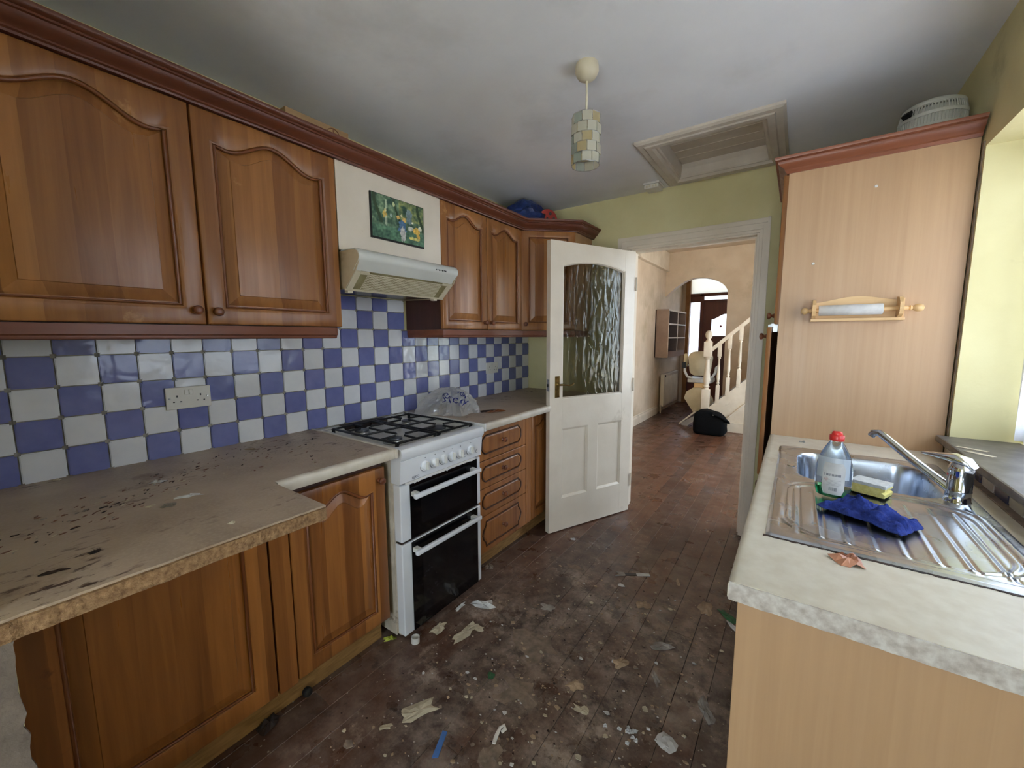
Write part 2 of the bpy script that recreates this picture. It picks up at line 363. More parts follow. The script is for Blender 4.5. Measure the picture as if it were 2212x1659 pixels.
# ------------------------------------------------------------------ the shell
YB = 2.958; ZC = 2.412; XR = 2.48; R1 = 1.315; TP = .102
def shell():
    fl = struct('floor', bx(nb(), -.2, 3.4, -2.05, 9.0, -.15, -.016), 'dark_void', 'dirty dark brown boarded floor of kitchen and hall')
    # floorboards, running away from the camera
    rnd = random.Random(3); x = 0.43
    cols = []
    while x < 3.2:
        w = rnd.uniform(.098, .112); cols.append((x, x+w)); x += w
    for i, (a, b) in enumerate(cols):
        if a > 1.95: y, ye = 3.2, 7.3
        else: y, ye = -1.2, 8.85
        y -= rnd.uniform(0, 1.2); y = max(y, -1.95) if a < 1.95 else max(y, 3.1)
        while y < ye:
            l = min(rnd.uniform(.9, 2.0), ye-y)
            if l > .08: mk('floorboard', bx(nb(), a+.0006, b-.0006, y+.0006, y+l-.0006, -.016, rnd.uniform(-.0008, 0), .0008, 1), 'dirty_boards', fl)
            y += l
    for i in range(4):       # hall boards left of the kitchen run
        a = .0+i*.1075
        y = 3.1
        while y < 8.85:
            l = min(rnd.uniform(.9, 2.0), 8.85-y)
            if l > .08: mk('floorboard', bx(nb(), a+.0006, a+.1069, y+.0006, y+l-.0006, -.016, rnd.uniform(-.0008, 0), .0008, 1), 'dirty_boards', fl)
            y += l
    bm = nb(); hx0, hx1, hy0, hy1 = 1.275, 1.80, 2.255, 2.815
    bx(bm, -.15, hx0, -2.05, 3.09, ZC, ZC+.1); bx(bm, hx1, 2.9, -2.05, 3.09, ZC, ZC+.1)
    bx(bm, hx0, hx1, -2.05, hy0, ZC, ZC+.1); bx(bm, hx0, hx1, hy1, 3.09, ZC, ZC+.1)
    for v in bm.verts:
        if v.co.x < 0 and v.co.y < 0 and v.co.z < ZC+.01: v.co.z -= .018
    struct('ceiling', bm, 'ceiling_paint', 'dull white painted kitchen ceiling with grey stains')
    wl = struct('wall_left', bx(nb(), -.15, -.008, -2.05, 3.09, 0, ZC), 'yellow_paint', 'pale yellow left kitchen wall with blue and white check tiles')
    mk('grout', bx(bx(nb(), -.008, -.0045, -.085, YB-.003, .9, 1.413), -.008, -.0045, .95, 1.555, 1.4, 1.595), 'grout', wl)
    # tiles: one pillowed mesh per size, shared
    def tile_me(w, h, m):
        bm = nb(); bx(bm, -.004, .003, -w/2, w/2, -h/2, h/2)
        es = [e for e in bm.edges if abs(e.verts[0].co.x-e.verts[1].co.x) > .004]
        bmesh.ops.bevel(bm, geom=es, offset=.005, segments=2, affect='EDGES')
        es = [e for e in bm.edges if all(v.co.x > .0029 for v in e.verts)]
        bmesh.ops.bevel(bm, geom=es, offset=.0022, segments=2, affect='EDGES')
        me = bpy.data.meshes.new('tile'); bm.to_mesh(me); bm.free(); me.materials.append(MATS[m])
        for p in me.polygons: p.use_smooth = True
        try: me.set_sharp_from_angle(angle=math.radians(60))
        except Exception: pass
        return me
    cache = {}
    rnd = random.Random(11)
    for r in range(-3, 4):
        for k in range(-1, 29):
            zt = R1-r*TP; zb = zt-TP
            if r < -1 and not (9 <= k <= 14): continue
            if r == -1 and not (9 <= k <= 14): zt = min(zt, 1.41)
            if r == -3: zt = 1.592
            ya, yb = TP*k, TP*(k+1)
            if r <= -1 and k == 9 and r < -1: ya = .965
            if k == 28: yb = YB-.002
            if k == -1: ya = -.083
            if r < -1 and k == 14: yb = 1.552
            w, h = yb-ya-.0035, zt-zb-.0035
            m = 'tile_blue' if (k+r) % 2 == 0 else 'tile_white'
            key = (round(w, 4), round(h, 4), m)
            if key not in cache: cache[key] = tile_me(w, h, m)
            o = bpy.data.objects.new('tile', cache[key]); COL.objects.link(o); o.parent = wl
            o.location = (rnd.uniform(-.0006, .0004), (ya+yb)/2, (zt+zb)/2); o.rotation_euler = (rnd.uniform(-.004, .004), 0, rnd.uniform(-.006, .006))
    # back wall with the doorway
    bm = nb(); bx(bm, -.15, .895, YB, 3.09, 0, 2.82); bx(bm, 1.755, 3.3, YB, 3.09, 0, 2.82); bx(bm, .895, 1.755, YB, 3.09, 2.035, 2.82)
    struct('wall_back', bm, 'yellow_paint', 'pale yellow end wall of the kitchen around the doorway')
    # right wall with the window recess
    bm = nb(); y0, y1, z0, z1 = .55, 2.09, .962, 2.035
    bx(bm, XR, 2.76, -2.05, y0, 0, ZC); bx(bm, XR, 2.76, y1, YB, 0, ZC); bx(bm, XR, 2.76, y0, y1, 0, z0); bx(bm, XR, 2.76, y0, y1, z1, ZC)
    wr = struct('wall_right', bm, 'yellow_paint', 'pale yellow right kitchen wall with a deep window recess')
    cm = {}
    for k in range(14):
        ya = 2.105-(k+1)*.098; m = 'tile_offwhite' if k % 2 == 0 else 'tile_slate'
        if m not in cm: cm[m] = tile_me(.095, .05, m)
        o = bpy.data.objects.new('tile', cm[m]); COL.objects.link(o); o.parent = wr
        o.location = (XR-.003, ya+.049, .937); o.rotation_euler = (0, 0, PI)
    bm = nb()
    bx(bm, XR-.034, 2.66, .55, 2.108, .962, .986, .006)
    tag(mk('window_sill', bm, 'sill_stone', wr), 'dark grey stone window sill')
    bm = nb(); rn = random.Random(14); pts = [(2.118, 0.99+i*.028) for i in range(39)]+[(2.104+rn.uniform(-.008, .006), .99+i*.028) for i in range(38, -1, -1)]
    prism(bm, pts, 'x', XR-.004, XR); mk('caulk', bm, 'plaster_dust', wr)
    # window
    w = thing('window_1', 'white framed kitchen window behind the net curtain', None, (2.69, 1.32, .986), kind='structure')
    bm = nb()
    for a in ((.55, .61), (2.03, 2.09), (1.29, 1.35)): bx(bm, 2.665, 2.725, a[0], a[1], .986, 2.035, .006)
    for a in ((.986, 1.046), (1.975, 2.035)): bx(bm, 2.668, 2.722, .6, 2.04, a[0], a[1], .006)
    mk('window_frame', bm, 'white_plastic', w)
    for a, b in ((.61, 1.29), (1.35, 2.03)): mk('pane', bx(nb(), 2.69, 2.696, a, b, 1.046, 1.975), 'window_glass', w)
    # the wall behind the camera; unseen glazed door added to light from behind
    bm = nb(); bx(bm, -.15, 1.55, -2.05, -1.9, 0, ZC); bx(bm, 2.45, 2.76, -2.05, -1.9, 0, ZC); bx(bm, 1.55, 2.45, -2.05, -1.9, 2.12, ZC)
    struct('wall_front', bm, 'yellow_paint', 'pale yellow kitchen wall behind the camera')
    d = thing('door_3', 'unseen white framed glazed door added behind the camera for daylight', None, (2.05, -1.97, 0), kind='structure')
    bm = nb(); bx(bm, 1.55, 1.61, -2.0, -1.94, 0, 2.12, .004); bx(bm, 2.39, 2.45, -2.0, -1.94, 0, 2.12, .004); bx(bm, 1.61, 2.39, -2.0, -1.94, 2.04, 2.12, .004); bx(bm, 1.61, 2.39, -2.0, -1.94, 0, .12, .004)
    mk('frame', bm, 'white_plastic', d)
    mk('pane', bx(nb(), 1.61, 2.39, -1.975, -1.969, .12, 2.04), 'window_glass', d)
    # near left wall end with torn plaster; unseen upper part added to block light
    nbw = struct('wall_nib', bx(bx(nb(), -.008, .90, -.32, -.102, 0, ZC-.04), -.008, .90, -.11, -.085, 0, .868), 'yellow_paint', 'yellow wall end at the near left edge, carried up unseen to block light')
    bm = nb(); rn = random.Random(5); pts = []
    for i in range(40): pts.append((-.128+rn.uniform(-.006, .006), i*.868/39))
    for i in range(40): pts.append((-.082+rn.uniform(-.005, .005), .868-i*.868/39))
    prism(bm, pts, 'x', .898, .906)
    mk('torn_plaster', bm, 'plaster_grey', nbw)
    # unseen pale ground, added to bounce daylight up indoors
    bm = nb(); bx(bm, 2.9, 30, -20, 25, -.5, -.4); bx(bm, -20, 2.9, -25, -2.1, -.5, -.4); bx(bm, -20, 2.9, 9.1, 30, -.5, -.4)
    tag(mk('bounce_ground', bm, 'bounce_ground'), 'unseen pale ground added outside the house to bounce daylight', None, None, 'structure')
shell()

def hall():
    struct('wall_hall_left', bx(nb(), -.15, 0, 3.09, 9.0, 0, 2.82), 'hall_paper', 'cream papered left wall of the hall')
    bm = nb(); bx(bm, 0, .05, 3.09, 7.45, 2.52, 2.82, .004); bx(bm, 0, .065, 3.09, 7.45, 2.5, 2.525, .006)
    struct('trim_2', bm, 'hall_paint_white', 'boxed ledge along the top of the hall wall')
    struct('ceiling_hall', bx(nb(), -.15, 3.4, 3.09, 9.0, 2.82, 2.92), 'hall_paper', 'dull cream ceiling of the hall')
    bm = nb(); bx(bm, 3.2, 3.4, 3.09, 3.55, 0, 2.82); bx(bm, 3.2, 3.4, 5.95, 7.6, 0, 2.82); bx(bm, 3.2, 3.4, 3.55, 5.95, 0, .6); bx(bm, 3.2, 3.4, 3.55, 5.95, 2.4, 2.82)
    struct('wall_hall_right', bm, 'hall_paper', 'cream hall wall with a window, out of view to the right')
    w = thing('window_2', 'hall window out of view to the right', None, (3.3, 4.75, .6), kind='structure')
    bm = nb()
    for a in ((3.55, 3.62), (5.88, 5.95), (4.71, 4.79)): bx(bm, 3.27, 3.33, a[0], a[1], .6, 2.4)
    for a in ((.6, .67), (2.33, 2.4)): bx(bm, 3.27, 3.33, 3.55, 5.95, a[0], a[1])
    mk('window_frame', bm, 'white_plastic', w); mk('pane', bx(nb(), 3.298, 3.302, 3.6, 5.9, .65, 2.35), 'window_glass', w)
    # arch wall: opening x 0..0.99, springing 2.06
    bm = nb(); pts = []
    n = 28
    for i in range(n+1):
        t = i/n; xx = .0+.995*t
        pts.append((xx, 0))
    pts = [(x_, 2.055+.305*math.sin(PI/2*min(1, (x_/.52)))**.92) if x_ < .52 else (x_, 2.03+.33*math.sqrt(max(0, 1-((x_-.52)/.49)**2))) for x_, _ in pts]
    tops = [(x_, 2.82) for x_, _ in pts]
    for (a, b), (c, d_) in zip(zip(pts, pts[1:]), zip(tops, tops[1:])):
        prism(bm, [a, b, d_, c], 'y', 7.45, 7.6)
    bx(bm, .995, 3.2, 7.45, 7.6, 0, 2.82)
    struct('wall_arch', bm, 'hall_paper', 'cream hall wall with a rounded archway')
    # porch beyond the arch
    bm = nb(); bx(bm, 1.25, 1.4, 7.6, 9.0, 0, 2.82)
    struct('wall_porch_right', bm, 'hall_paper', 'right wall of the entrance beyond the arch')
    bm = nb(); bx(bm, -.15, 1.4, 8.8, 8.95, 2.76, 2.82); bx(bm, 1.2, 1.4, 8.8, 8.95, 2.22, 2.76); bx(bm, -.15, .15, 8.8, 8.95, 2.22, 2.76); bx(bm, 1.2, 1.4, 8.8, 8.95, 0, 2.22); bx(bm, -.15, .1, 8.8, 8.95, 0, 2.22)
    struct('wall_porch_end', bm, 'hall_paper', 'wall above the front door')
    struct('wall_porch_pier', bx(nb(), .07, .15, 8.74, 8.8, 0, 2.82), 'orange_curtain', 'tan post beside the entrance')
    # skirting in the hall
    pr = [(0, 0), (.022, 0), (.022, .1), (.018, .115), (.012, .125), (.012, .14), (.004, .15), (0, .15)]
    struct('baseboard_hall', sweep(nb(), pr, [(0, 3.09), (0, 7.15)]), 'hall_paint_white', 'cream skirting board along the hall wall')
    # front door
    d = thing('door_2', 'brown wooden front door with a leaded arched glass panel', None, (.8, 8.86, 0), kind='structure')
    bm = nb(); bx(bm, .40, .55, 8.84, 8.885, 0, 2.05); bx(bm, 1.05, 1.19, 8.84, 8.885, 0, 2.05); bx(bm, .55, 1.05, 8.84, 8.885, 0, 1.37)
    gp = [(.55+.5*i/16, 1.70+.10*(.5-.5*math.cos(2*PI*i/16))) for i in range(17)]
    for a, b in zip(gp, gp[1:]): prism(bm, [a, b, (b[0], 2.05), (a[0], 2.05)], 'y', 8.84, 8.885)
    mk('leaf', bm, 'brown_door', d)
    mk('glass', bx(nb(), .55, 1.05, 8.86, 8.866, 1.37, 1.81), 'frosted_glass', d)
    bm = nb()
    for xx in (.6, .8, 1.0): bx(bm, xx-.002, xx+.002, 8.852, 8.86, 1.37, 1.76)
    for zz in (1.43, 1.66): bx(bm, .55, 1.05, 8.852, 8.86, zz-.002, zz+.002)
    mk('lead_came', bm, 'burner_grey', d)
    bm = nb(); lathe(bm, [(.022, 0), (.022, .004)], (.72, 8.85, 1.56), 'y', 12); lathe(bm, [(.022, 0), (.022, .004)], (.86, 8.85, 1.58), 'y', 12)
    mk('stained_glass_spot', bm, 'red_print', d)
    bm = nb(); bx(bm, .335, .40, 8.82, 8.9, 0, 2.2); bx(bm, .1, .15, 8.82, 8.9, 0, 2.22); bx(bm, .15, 1.2, 8.82, 8.9, 2.16, 2.22); bx(bm, .4, 1.2, 8.82, 8.9, 2.05, 2.085)
    bx(bm, .15, .335, 8.83, 8.89, 2.05, 2.16); bx(bm, .15, .335, 8.83, 8.89, 0, .9)
    mk('frame', bm, 'brown_door', d)
    mk('sidelight', bx(nb(), .15, .335, 8.86, 8.866, .9, 2.05), 'frosted_glass', d)
    mk('fanlight', bx(nb(), .15, 1.2, 8.86, 8.866, 2.22, 2.76), 'stained_pane', d)
    mk('transom_pane', bx(nb(), .4, 1.2, 8.86, 8.866, 2.085, 2.16), 'frosted_glass', d)
hall()

def door_frame():
    t = thing('trim_1', 'cream painted door frame and architrave of the kitchen doorway', None, (1.33, YB, 0), kind='structure')
    pr = [(-.0, 0), (-.0, .0)]
    # jamb lining
    bm = nb(); bx(bm, .895, .925, YB-.004, 3.10, 0, 2.035, .002); bx(bm, 1.728, 1.757, YB-.004, 3.10, 0, 2.035, .002); bx(bm, .925, 1.728, YB-.004, 3.10, 2.01, 2.035, .002)
    mk('jamb', bm, 'cream_gloss', t)
    bm = nb(); bx(bm, .925, .937, YB+.045, YB+.085, 0, 2.01, .002); bx(bm, 1.716, 1.728, YB+.045, YB+.085, 0, 2.01, .002); bx(bm, .937, 1.716, YB+.045, YB+.085, 1.998, 2.01, .002)
    mk('door_stop', bm, 'cream_gloss', t)
    # architrave: stepped profile (offset from wall, distance outward)
    steps = [(.0, .03, .012), (.018, .062, .018), (.055, .085, .024)]
    bm = nb()
    xl, xr, zt = .905, 1.742, 2.02
    for a, b, h in steps:
        bx(bm, xl-b, xl-a, YB-h, YB, 0, zt+b, .003); bx(bm, xr+a, xr+b if xr+b < 1.79 else 1.787, YB-h, YB, 0, zt+b, .003); bx(bm, xl-b+.001, min(xr+b, 1.787)-.001, YB-h+.0004, YB, zt+a, zt+b-.0005, .003)
    mk('architrave', bm, 'cream_gloss', t)
door_frame()

def hatch():
    t = thing('loft_hatch', 'boarded loft hatch with moulded surround in the ceiling', 'hatch', (1.53, 2.53, ZC))
    x0, x1, y0, y1 = 1.187, 1.872, 2.165, 2.905
    bm = nb()
    # moulded surround as mitred rings
    def ring(bm, ins, z): return [Vector((x0+ins, y0+ins, z)), Vector((x1-ins, y0+ins, z)), Vector((x1-ins, y1-ins, z)), Vector((x0+ins, y1-ins, z))]
    loops(bm, [ring(bm, i, z) for i, z in ((0, ZC), (0, ZC-.012), (.012, ZC-.02), (.04, ZC-.02), (.046, ZC-.026), (.075, ZC-.026), (.085, ZC-.012), (.095, ZC-.012), (.1, ZC-.004), (.105, ZC+.04), (.105, ZC+.085))])
    mk('surround', bm, 'hatch_paint', t)
    n = 5; w = (y1-y0-.21)/n
    for i in range(n):
        mk('board', bx(nb(), x0+.105, x1-.105, y0+.105+i*w+.0015, y0+.105+(i+1)*w-.0015, ZC+.07, ZC+.085, .003, 1), 'hatch_paint', t)
    # smoke alarm
    t = thing('smoke_alarm', 'small off-white box alarm on the ceiling beside the hatch', 'alarm', (1.10, 2.84, ZC-.035))
    mk('base', bx(nb(), 1.047, 1.155, 2.78, 2.9, ZC-.012, ZC, .003), 'white_plastic', t)
    mk('cover', bx(nb(), 1.052, 1.15, 2.785, 2.895, ZC-.04, ZC-.012, .008, 3), 'white_plastic', t)
    bm = nb()
    for i in range(4): bx(bm, 1.065+i*.02, 1.077+i*.02, 2.7835, 2.786, ZC-.034, ZC-.02)
    mk('vent', bm, 'yellowed_plastic', t)
hatch()

# ------------------------------------------------------------------ cabinets
def cath(u0, u1, v0, v1, rise, n=22, sh=.2):
    l = [(u0, v0), (u1, v0)]
    if rise <= 0: return l+[(u1, v1), (u0, v1)]
    for i in range(n+1):
        t = 1-i/n; q = abs(2*t-1)
        k = min(1, q/(1-sh)); h = .5+.5*math.cos(PI*k)
        if q > 1-sh: h = .09*math.sin((q-(1-sh))/sh*PI/2)
        l.append((u0+(u1-u0)*t, v1-rise+rise*h))
    return l
def inset(l, d):
    us = [p[0] for p in l]; vs = [p[1] for p in l]
    uc, vc = (min(us)+max(us))/2, (min(vs)+max(vs))/2; hu, hv = (max(us)-min(us))/2, (max(vs)-min(vs))/2
    return [(uc+(u-uc)*(1-d/hu), vc+(v-vc)*(1-d/hv)) for u, v in l]
def raised_door(parent, M, w, h, rise=.055, st=.058, th=.02, knob=None, mat='oak_door', bead='oak_bead', bevel=True, name='door'):
    L = cath(st, w-st, st, h-st*.8, rise)
    n = len(L)
    def outer(d):
        o = [(d, d), (w-d, d)]
        if rise <= 0: return o+[(w-d, h-d), (d, h-d)]
        return o+[(d+(w-2*d)*(1-i/(n-3)), h-d) for i in range(n-2)]
    V = lambda l, z: [Vector((u, v, z)) for u, v in l]
    bm = nb()
    loops(bm, [V(inset(L, -.002), 0), V(outer(0), 0), V(outer(0), th-.006), V(outer(.002), th-.002), V(outer(.006), th), V(inset(L, -.012), th), V(inset(L, -.008), th-.002), V(inset(L, -.003), th-.003), V(L, th-.007), V(L, th-.014), V(inset(L, -.002), 0)])
    d = mk(name, bm, mat, parent, M, smooth=32)
    bm = nb()
    loops(bm, [V(inset(L, -.004), .002), V(inset(L, -.004), th-.0145), V(inset(L, .010), th-.0145), V(inset(L, .016), th-.012), V(inset(L, .045), th-.004), V(inset(L, .0465), th-.0015), V(inset(L, .049), th-.001)], cap1=True, cap0=True)
    mk('panel', bm, mat, d, M, smooth=20)
    if bevel:
        bm = nb(); tube(bm, V(inset(L, .003), th-.0095), .0068, 8, True)
        mk('moulding', bm, bead, d, M, smooth=60)
    if knob: knob_at(d, M, knob[0], knob[1], th)
    return d
def knob_at(parent, M, u, v, th=.02, r=.0155):
    bm = nb(); lathe(bm, [(.011, 0), (.011, .003), (.0075, .006), (.007, .012), (r*.85, .017), (r, .021), (r, .025), (r*.8, .029), (.005, .0305)], (u, v, th), 'z', 16)
    return mk('knob', bm, 'knob_wood', parent, M, smooth=50)
def MX(x, y, z): return frameM((x, y, z), (0, 1, 0), (0, 0, 1), (1, 0, 0))     # door facing +x, u along +y
DZ0, DZ1 = 1.418, 2.128
def wall_units():
    H = DZ1-DZ0
    # near left unit, runs out of frame
    t = thing('wall_cabinet', 'large wooden wall cabinet with arched doors at the near left', 'cabinet', (.16, .3, DZ0))
    mk('carcass', bx(bx(nb(), 0.004, .298, -.082, .938, DZ0, 2.14), .004, .28, -.08, .935, DZ0-.004, DZ0), 'dark_side', t)
    raised_door(t, MX(.3, -.081, DZ0), .511, H, .062, st=.062, knob=(.483, .047))
    raised_door(t, MX(.3, .434, DZ0), .504, H, .06, st=.06, knob=(.027, .044))
    # unit right of the hood
    t = thing('wall_cabinet', 'wooden wall cabinet with two narrow arched doors right of the extractor hood', 'cabinet', (.16, 1.98, DZ0))
    mk('carcass', bx(nb(), .004, .298, 1.566, 2.374, DZ0-.002, 2.14), 'dark_side', t)
    raised_door(t, MX(.3, 1.567, DZ0), .406, H, .05, st=.05, knob=(.372, .045))
    raised_door(t, MX(.3, 1.977, DZ0), .402, H, .05, st=.05, knob=(.03, .045))
    # diagonal corner unit
    t = thing('corner_cabinet', 'diagonal wooden corner wall cabinet behind the open glazed door', 'cabinet', (.3, 2.7, DZ0))
    bm = nb(); prism(bm, [(.004, 2.378), (.298, 2.378), (.6, 2.665), (.6, YB-.006), (.004, YB-.006)], 'z', DZ0-.002, 2.14)
    mk('carcass', bm, 'cardboard_side', t)
    d = Vector((.302, .287, 0)).normalized(); nrm = (d.y, -d.x, 0)
    raised_door(t, frameM((.304, 2.382, DZ0), d, (0, 0, 1), nrm), .405, H, .0, st=.058, knob=(.03, .045))
    # cornice in one run
    pr = [(-.02, 0), (.006, 0), (.008, .006), (.014, .009), (.014, .014), (.02, .02), (.03, .026), (.038, .036), (.042, .044), (.048, .046), (.048, .052), (.056, .055), (.06, .062), (.06, .07), (-.02, .07)]
    bm = nb(); sweep(bm, pr, [(.322, -.083), (.322, 2.386), (.612, 2.662), (.612, YB-.002)], 2.13)
    one('cornice', bm, 'cornice_wood', 'dark reddish moulded cornice running along the tops of the wall cabinets', 'cornice', smooth=40)
    # light pelmets
    pp = [(-.02, 0), (-.006, 0), (-.001, .003), (0, .008), (0, .012), (.004, .016), (.004, .047), (-.02, .047)]
    bm = nb(); sweep(bm, pp, [(.312, -.083), (.312, .9), (.302, .918), (.288, .928), (.27, .93)], 1.368)
    one('pelmet', bm, 'pelmet_wood', 'dark wooden pelmet under the near left wall cabinet', 'pelmet', smooth=40)
    bm = nb(); sweep(bm, pp, [(.006, 1.572), (.285, 1.572), (.305, 1.580), (.313, 1.60), (.313, 2.39), (.602, 2.668), (.602, YB-.003)], 1.368)
    one('pelmet', bm, 'pelmet_wood', 'dark wooden pelmet under the cabinets right of the hood', 'pelmet', smooth=40)
    # cardboard box and blue bag on top
    t = thing('cardboard_box', 'brown cardboard box lying on top of the near wall cabinet', 'box', (.14, .95, 2.14))
    mk('carton', bx(nb(), .02, .25, .78, 1.06, 2.14, 2.292, .003), 'cardboard', t)
    bm = nb(); bx(bm, .2495, .2508, .80, .93, 2.262, 2.266); bx(bm, .2495, .2508, .82, .93, 2.252, 2.256); tube(bm, [(.2505, .985+.03*math.cos(a*PI/8), 2.255+.03*math.sin(a*PI/8)) for a in range(16)], .0018, 5, True)
    bx(bm, .2495, .2508, .983, .987, 2.226, 2.284); bx(bm, .2495, .2508, .958, 1.012, 2.253, 2.257)
    mk('print', bm, 'knob_wood', t)
    t = thing('shopping_bag', 'crumpled blue shopping bag with a red spotted print on the cabinet top', 'bag', (.25, 2.55, 2.14))
    bm = nb(); bmesh.ops.create_icosphere(bm, subdivisions=4, radius=1)
    for v in bm.verts:
        p = v.co.copy(); k = 1+.22*mnoise.noise(p*1.9+Vector((3, 1, 0)))+.1*mnoise.noise(p*5)
        v.co = Vector((.215+p.x*.165*k, 2.585+p.y*.235*k, max(2.142, 2.235+p.z*.15*k)))
        v.co.x = max(v.co.x, .01); v.co.z = min(v.co.z, 2.40)
    mk('bag_body', bm, 'blue_bag', t)
    M = frameM((.40, 2.60, 2.26), Vector((.707, .707, 0)), (0, 0, 1), Vector((.707, -.707, 0)))
    bm = nb(); prof = [(math.cos(a*PI/12)*.075, math.sin(a*PI/12)*.085) for a in range(13)]
    loops(bm, [[Vector((u, v-.03, 0)) for u, v in prof], [Vector((u*.97, v*.97-.03, .006)) for u, v in prof]], cap0=True, cap1=True)
    r = mk('red_print', bm, 'red_print', t, M)
    bm = nb()
    for u, v, q in ((-.03, .008, .012), (.018, .02, .011), (.045, -.012, .009), (-.005, -.014, .008)): lathe(bm, [(q, .006), (q, .0075)], (u, v, 0), 'z', 12)
    mk('black_spot', bm, 'black_print', r, M)
gen('cardboard_side', (176, 138, 98), (158, 122, 86), 8, .5)
wall_units()

def hood_area():
    t = thing('canopy_panel', 'cream panel above the extractor hood, holding the picture', 'panel', (.307, 1.25, 1.757))
    mk('board', bx(nb(), .298, .316, .942, 1.563, 1.757, 2.1295, .001), 'canopy_white', t)
    # hood
    t = thing('extractor_hood', 'white visor extractor hood with a greasy mesh filter', 'hood', (.2, 1.255, 1.58))
    y0, y1 = .952, 1.558
    prof = [(.0, 1.592), (.325, 1.583), (.415, 1.66), (.44, 1.70), (.445, 1.715), (.436, 1.737), (.40, 1.748), (.0, 1.752)]
    bm = nb()
    body = [(.004, 1.597), (.318, 1.588), (.425, 1.69), (.432, 1.712), (.424, 1.732), (.395, 1.744), (.004, 1.748)]
    prism(bm, body, 'y', y0+.004, y1-.004); mk('housing', bm, 'hood_under', t)
    for a, b in ((y0, y0+.004), (y1-.004, y1)):
        bm = nb(); prism(bm, prof, 'y', a, b); mk('side_panel', bm, 'hood_side', t)
    # curved white visor over the top half of the slope
    arc = [(.404, 1.662), (.418, 1.68), (.44, 1.70), (.4475, 1.714), (.446, 1.728), (.437, 1.742), (.42, 1.75), (.36, 1.7535), (.318, 1.755)]
    inn = [(x-.006, z-.004) for x, z in arc]
    bm = nb(); prism(bm, arc+inn[::-1], 'y', y0-.001, y1+.001); mk('visor', bm, 'hood_white', t, smooth=40)
    bm = nb(); prism(bm, [(.432, 1.6935), (.4335, 1.695), (.434, 1.6975), (.432, 1.697)], 'y', y0, y1); mk('seam', bm, 'hood_side', t)
    # slope frame: plane from (.325,1.583) to (.404,1.662)
    d = Vector((.404-.322, 0, 1.66-1.585)); L = d.length; d.normalize(); nn = Vector((d.z, 0, -d.x))
    M = frameM((.322, y0, 1.585), (0, 1, 0), d, nn); wd = y1-y0
    bm = nb(); bx(bm, 0, wd, 0, .008, 0, .007); bx(bm, .004, .034, .006, L, 0, .007); bx(bm, wd-.034, wd-.004, .006, L, 0, .007); bx(bm, .03, .075, L-.012, L, 0, .008); bx(bm, wd-.075, wd-.03, L-.012, L, 0, .008)
    mk('visor_frame', bm, 'yellowed_plastic', t, M)
    mk('filter', bx(nb(), .034, wd-.034, .006, L, -.002, .002), 'grease_mesh', t, M)
    bm = nb()
    for i in range(64): bx(bm, .075+i*(wd-.15)/63-.0012, .075+i*(wd-.15)/63+.0012, .012, L-.008, .002, .0032)
    for i in range(10): bx(bm, .073, wd-.073, .013+i*(L-.024)/9-.001, .013+i*(L-.024)/9+.001, .0025, .0042)
    g = mk('grille_mesh', bm, 'yellowed_plastic', t, M); 
    for i in range(7): mk('switch', bx(nb(), .447, .4495, 1.395+i*.0115-.0035, 1.395+i*.0115+.0035, 1.7105+(i % 2)*.002, 1.7175, .0008, 1), 'black_print', t)
    mk('clip', bx(nb(), .29, .315, .975, 1.0, 1.572, 1.588), 'yellowed_plastic', t); mk('clip', bx(nb(), .30, .325, 1.49, 1.515, 1.572, 1.588), 'yellowed_plastic', t)
    # picture: flat printed scene in greens, painted on as colours of the print
    t = thing('picture', 'small unframed print of figures in a green garden above the hood', 'picture', (.32, 1.27, 1.838))
    py0, py1, pz0, pz1 = 1.106, 1.432, 1.838, 2.046
    mk('block', bx(nb(), .316, .3245, py0, py1, pz0, pz1), 'black_print', t)
    nx, nz = 96, 62; vs = []; fs = []; cs = []
    figs = [  # (cx, cz, rx, rz, colour)
        (.23, .56, .035, .07, (206, 176, 92)), (.25, .42, .018, .11, (168, 182, 160)), (.24, .67, .018, .03, (196, 190, 140)),
        (.56, .42, .06, .11, (78, 112, 150)), (.55, .30, .075, .05, (78, 112, 150)), (.57, .20, .045, .16, (186, 184, 180)), (.60, .56, .032, .05, (216, 178, 104)), (.48, .58, .028, .04, (206, 164, 92)),
        (.85, .36, .06, .08, (214, 176, 84)), (.88, .25, .03, .12, (206, 166, 78)), (.92, .44, .03, .045, (206, 206, 186)), (.70, .72, .055, .11, (112, 134, 140)), (.70, .58, .05, .08, (104, 124, 132)),
        (.80, .15, .1, .035, (196, 188, 112)), (.72, .38, .05, .05, (190, 192, 180)), (.76, .54, .018, .025, (206, 208, 190)), (.54, .64, .018, .025, (206, 200, 160)), (.35, .58, .02, .04, (164, 184, 178)), (.26, .80, .018, .09, (170, 186, 158)), (.40, .86, .02, .05, (190, 196, 150))]
    for j in range(nz+1):
        for i in range(nx+1): vs.append((.3248, py0+.006+(py1-py0-.008)*i/nx, pz0+.008+(pz1-pz0-.010)*j/nz))
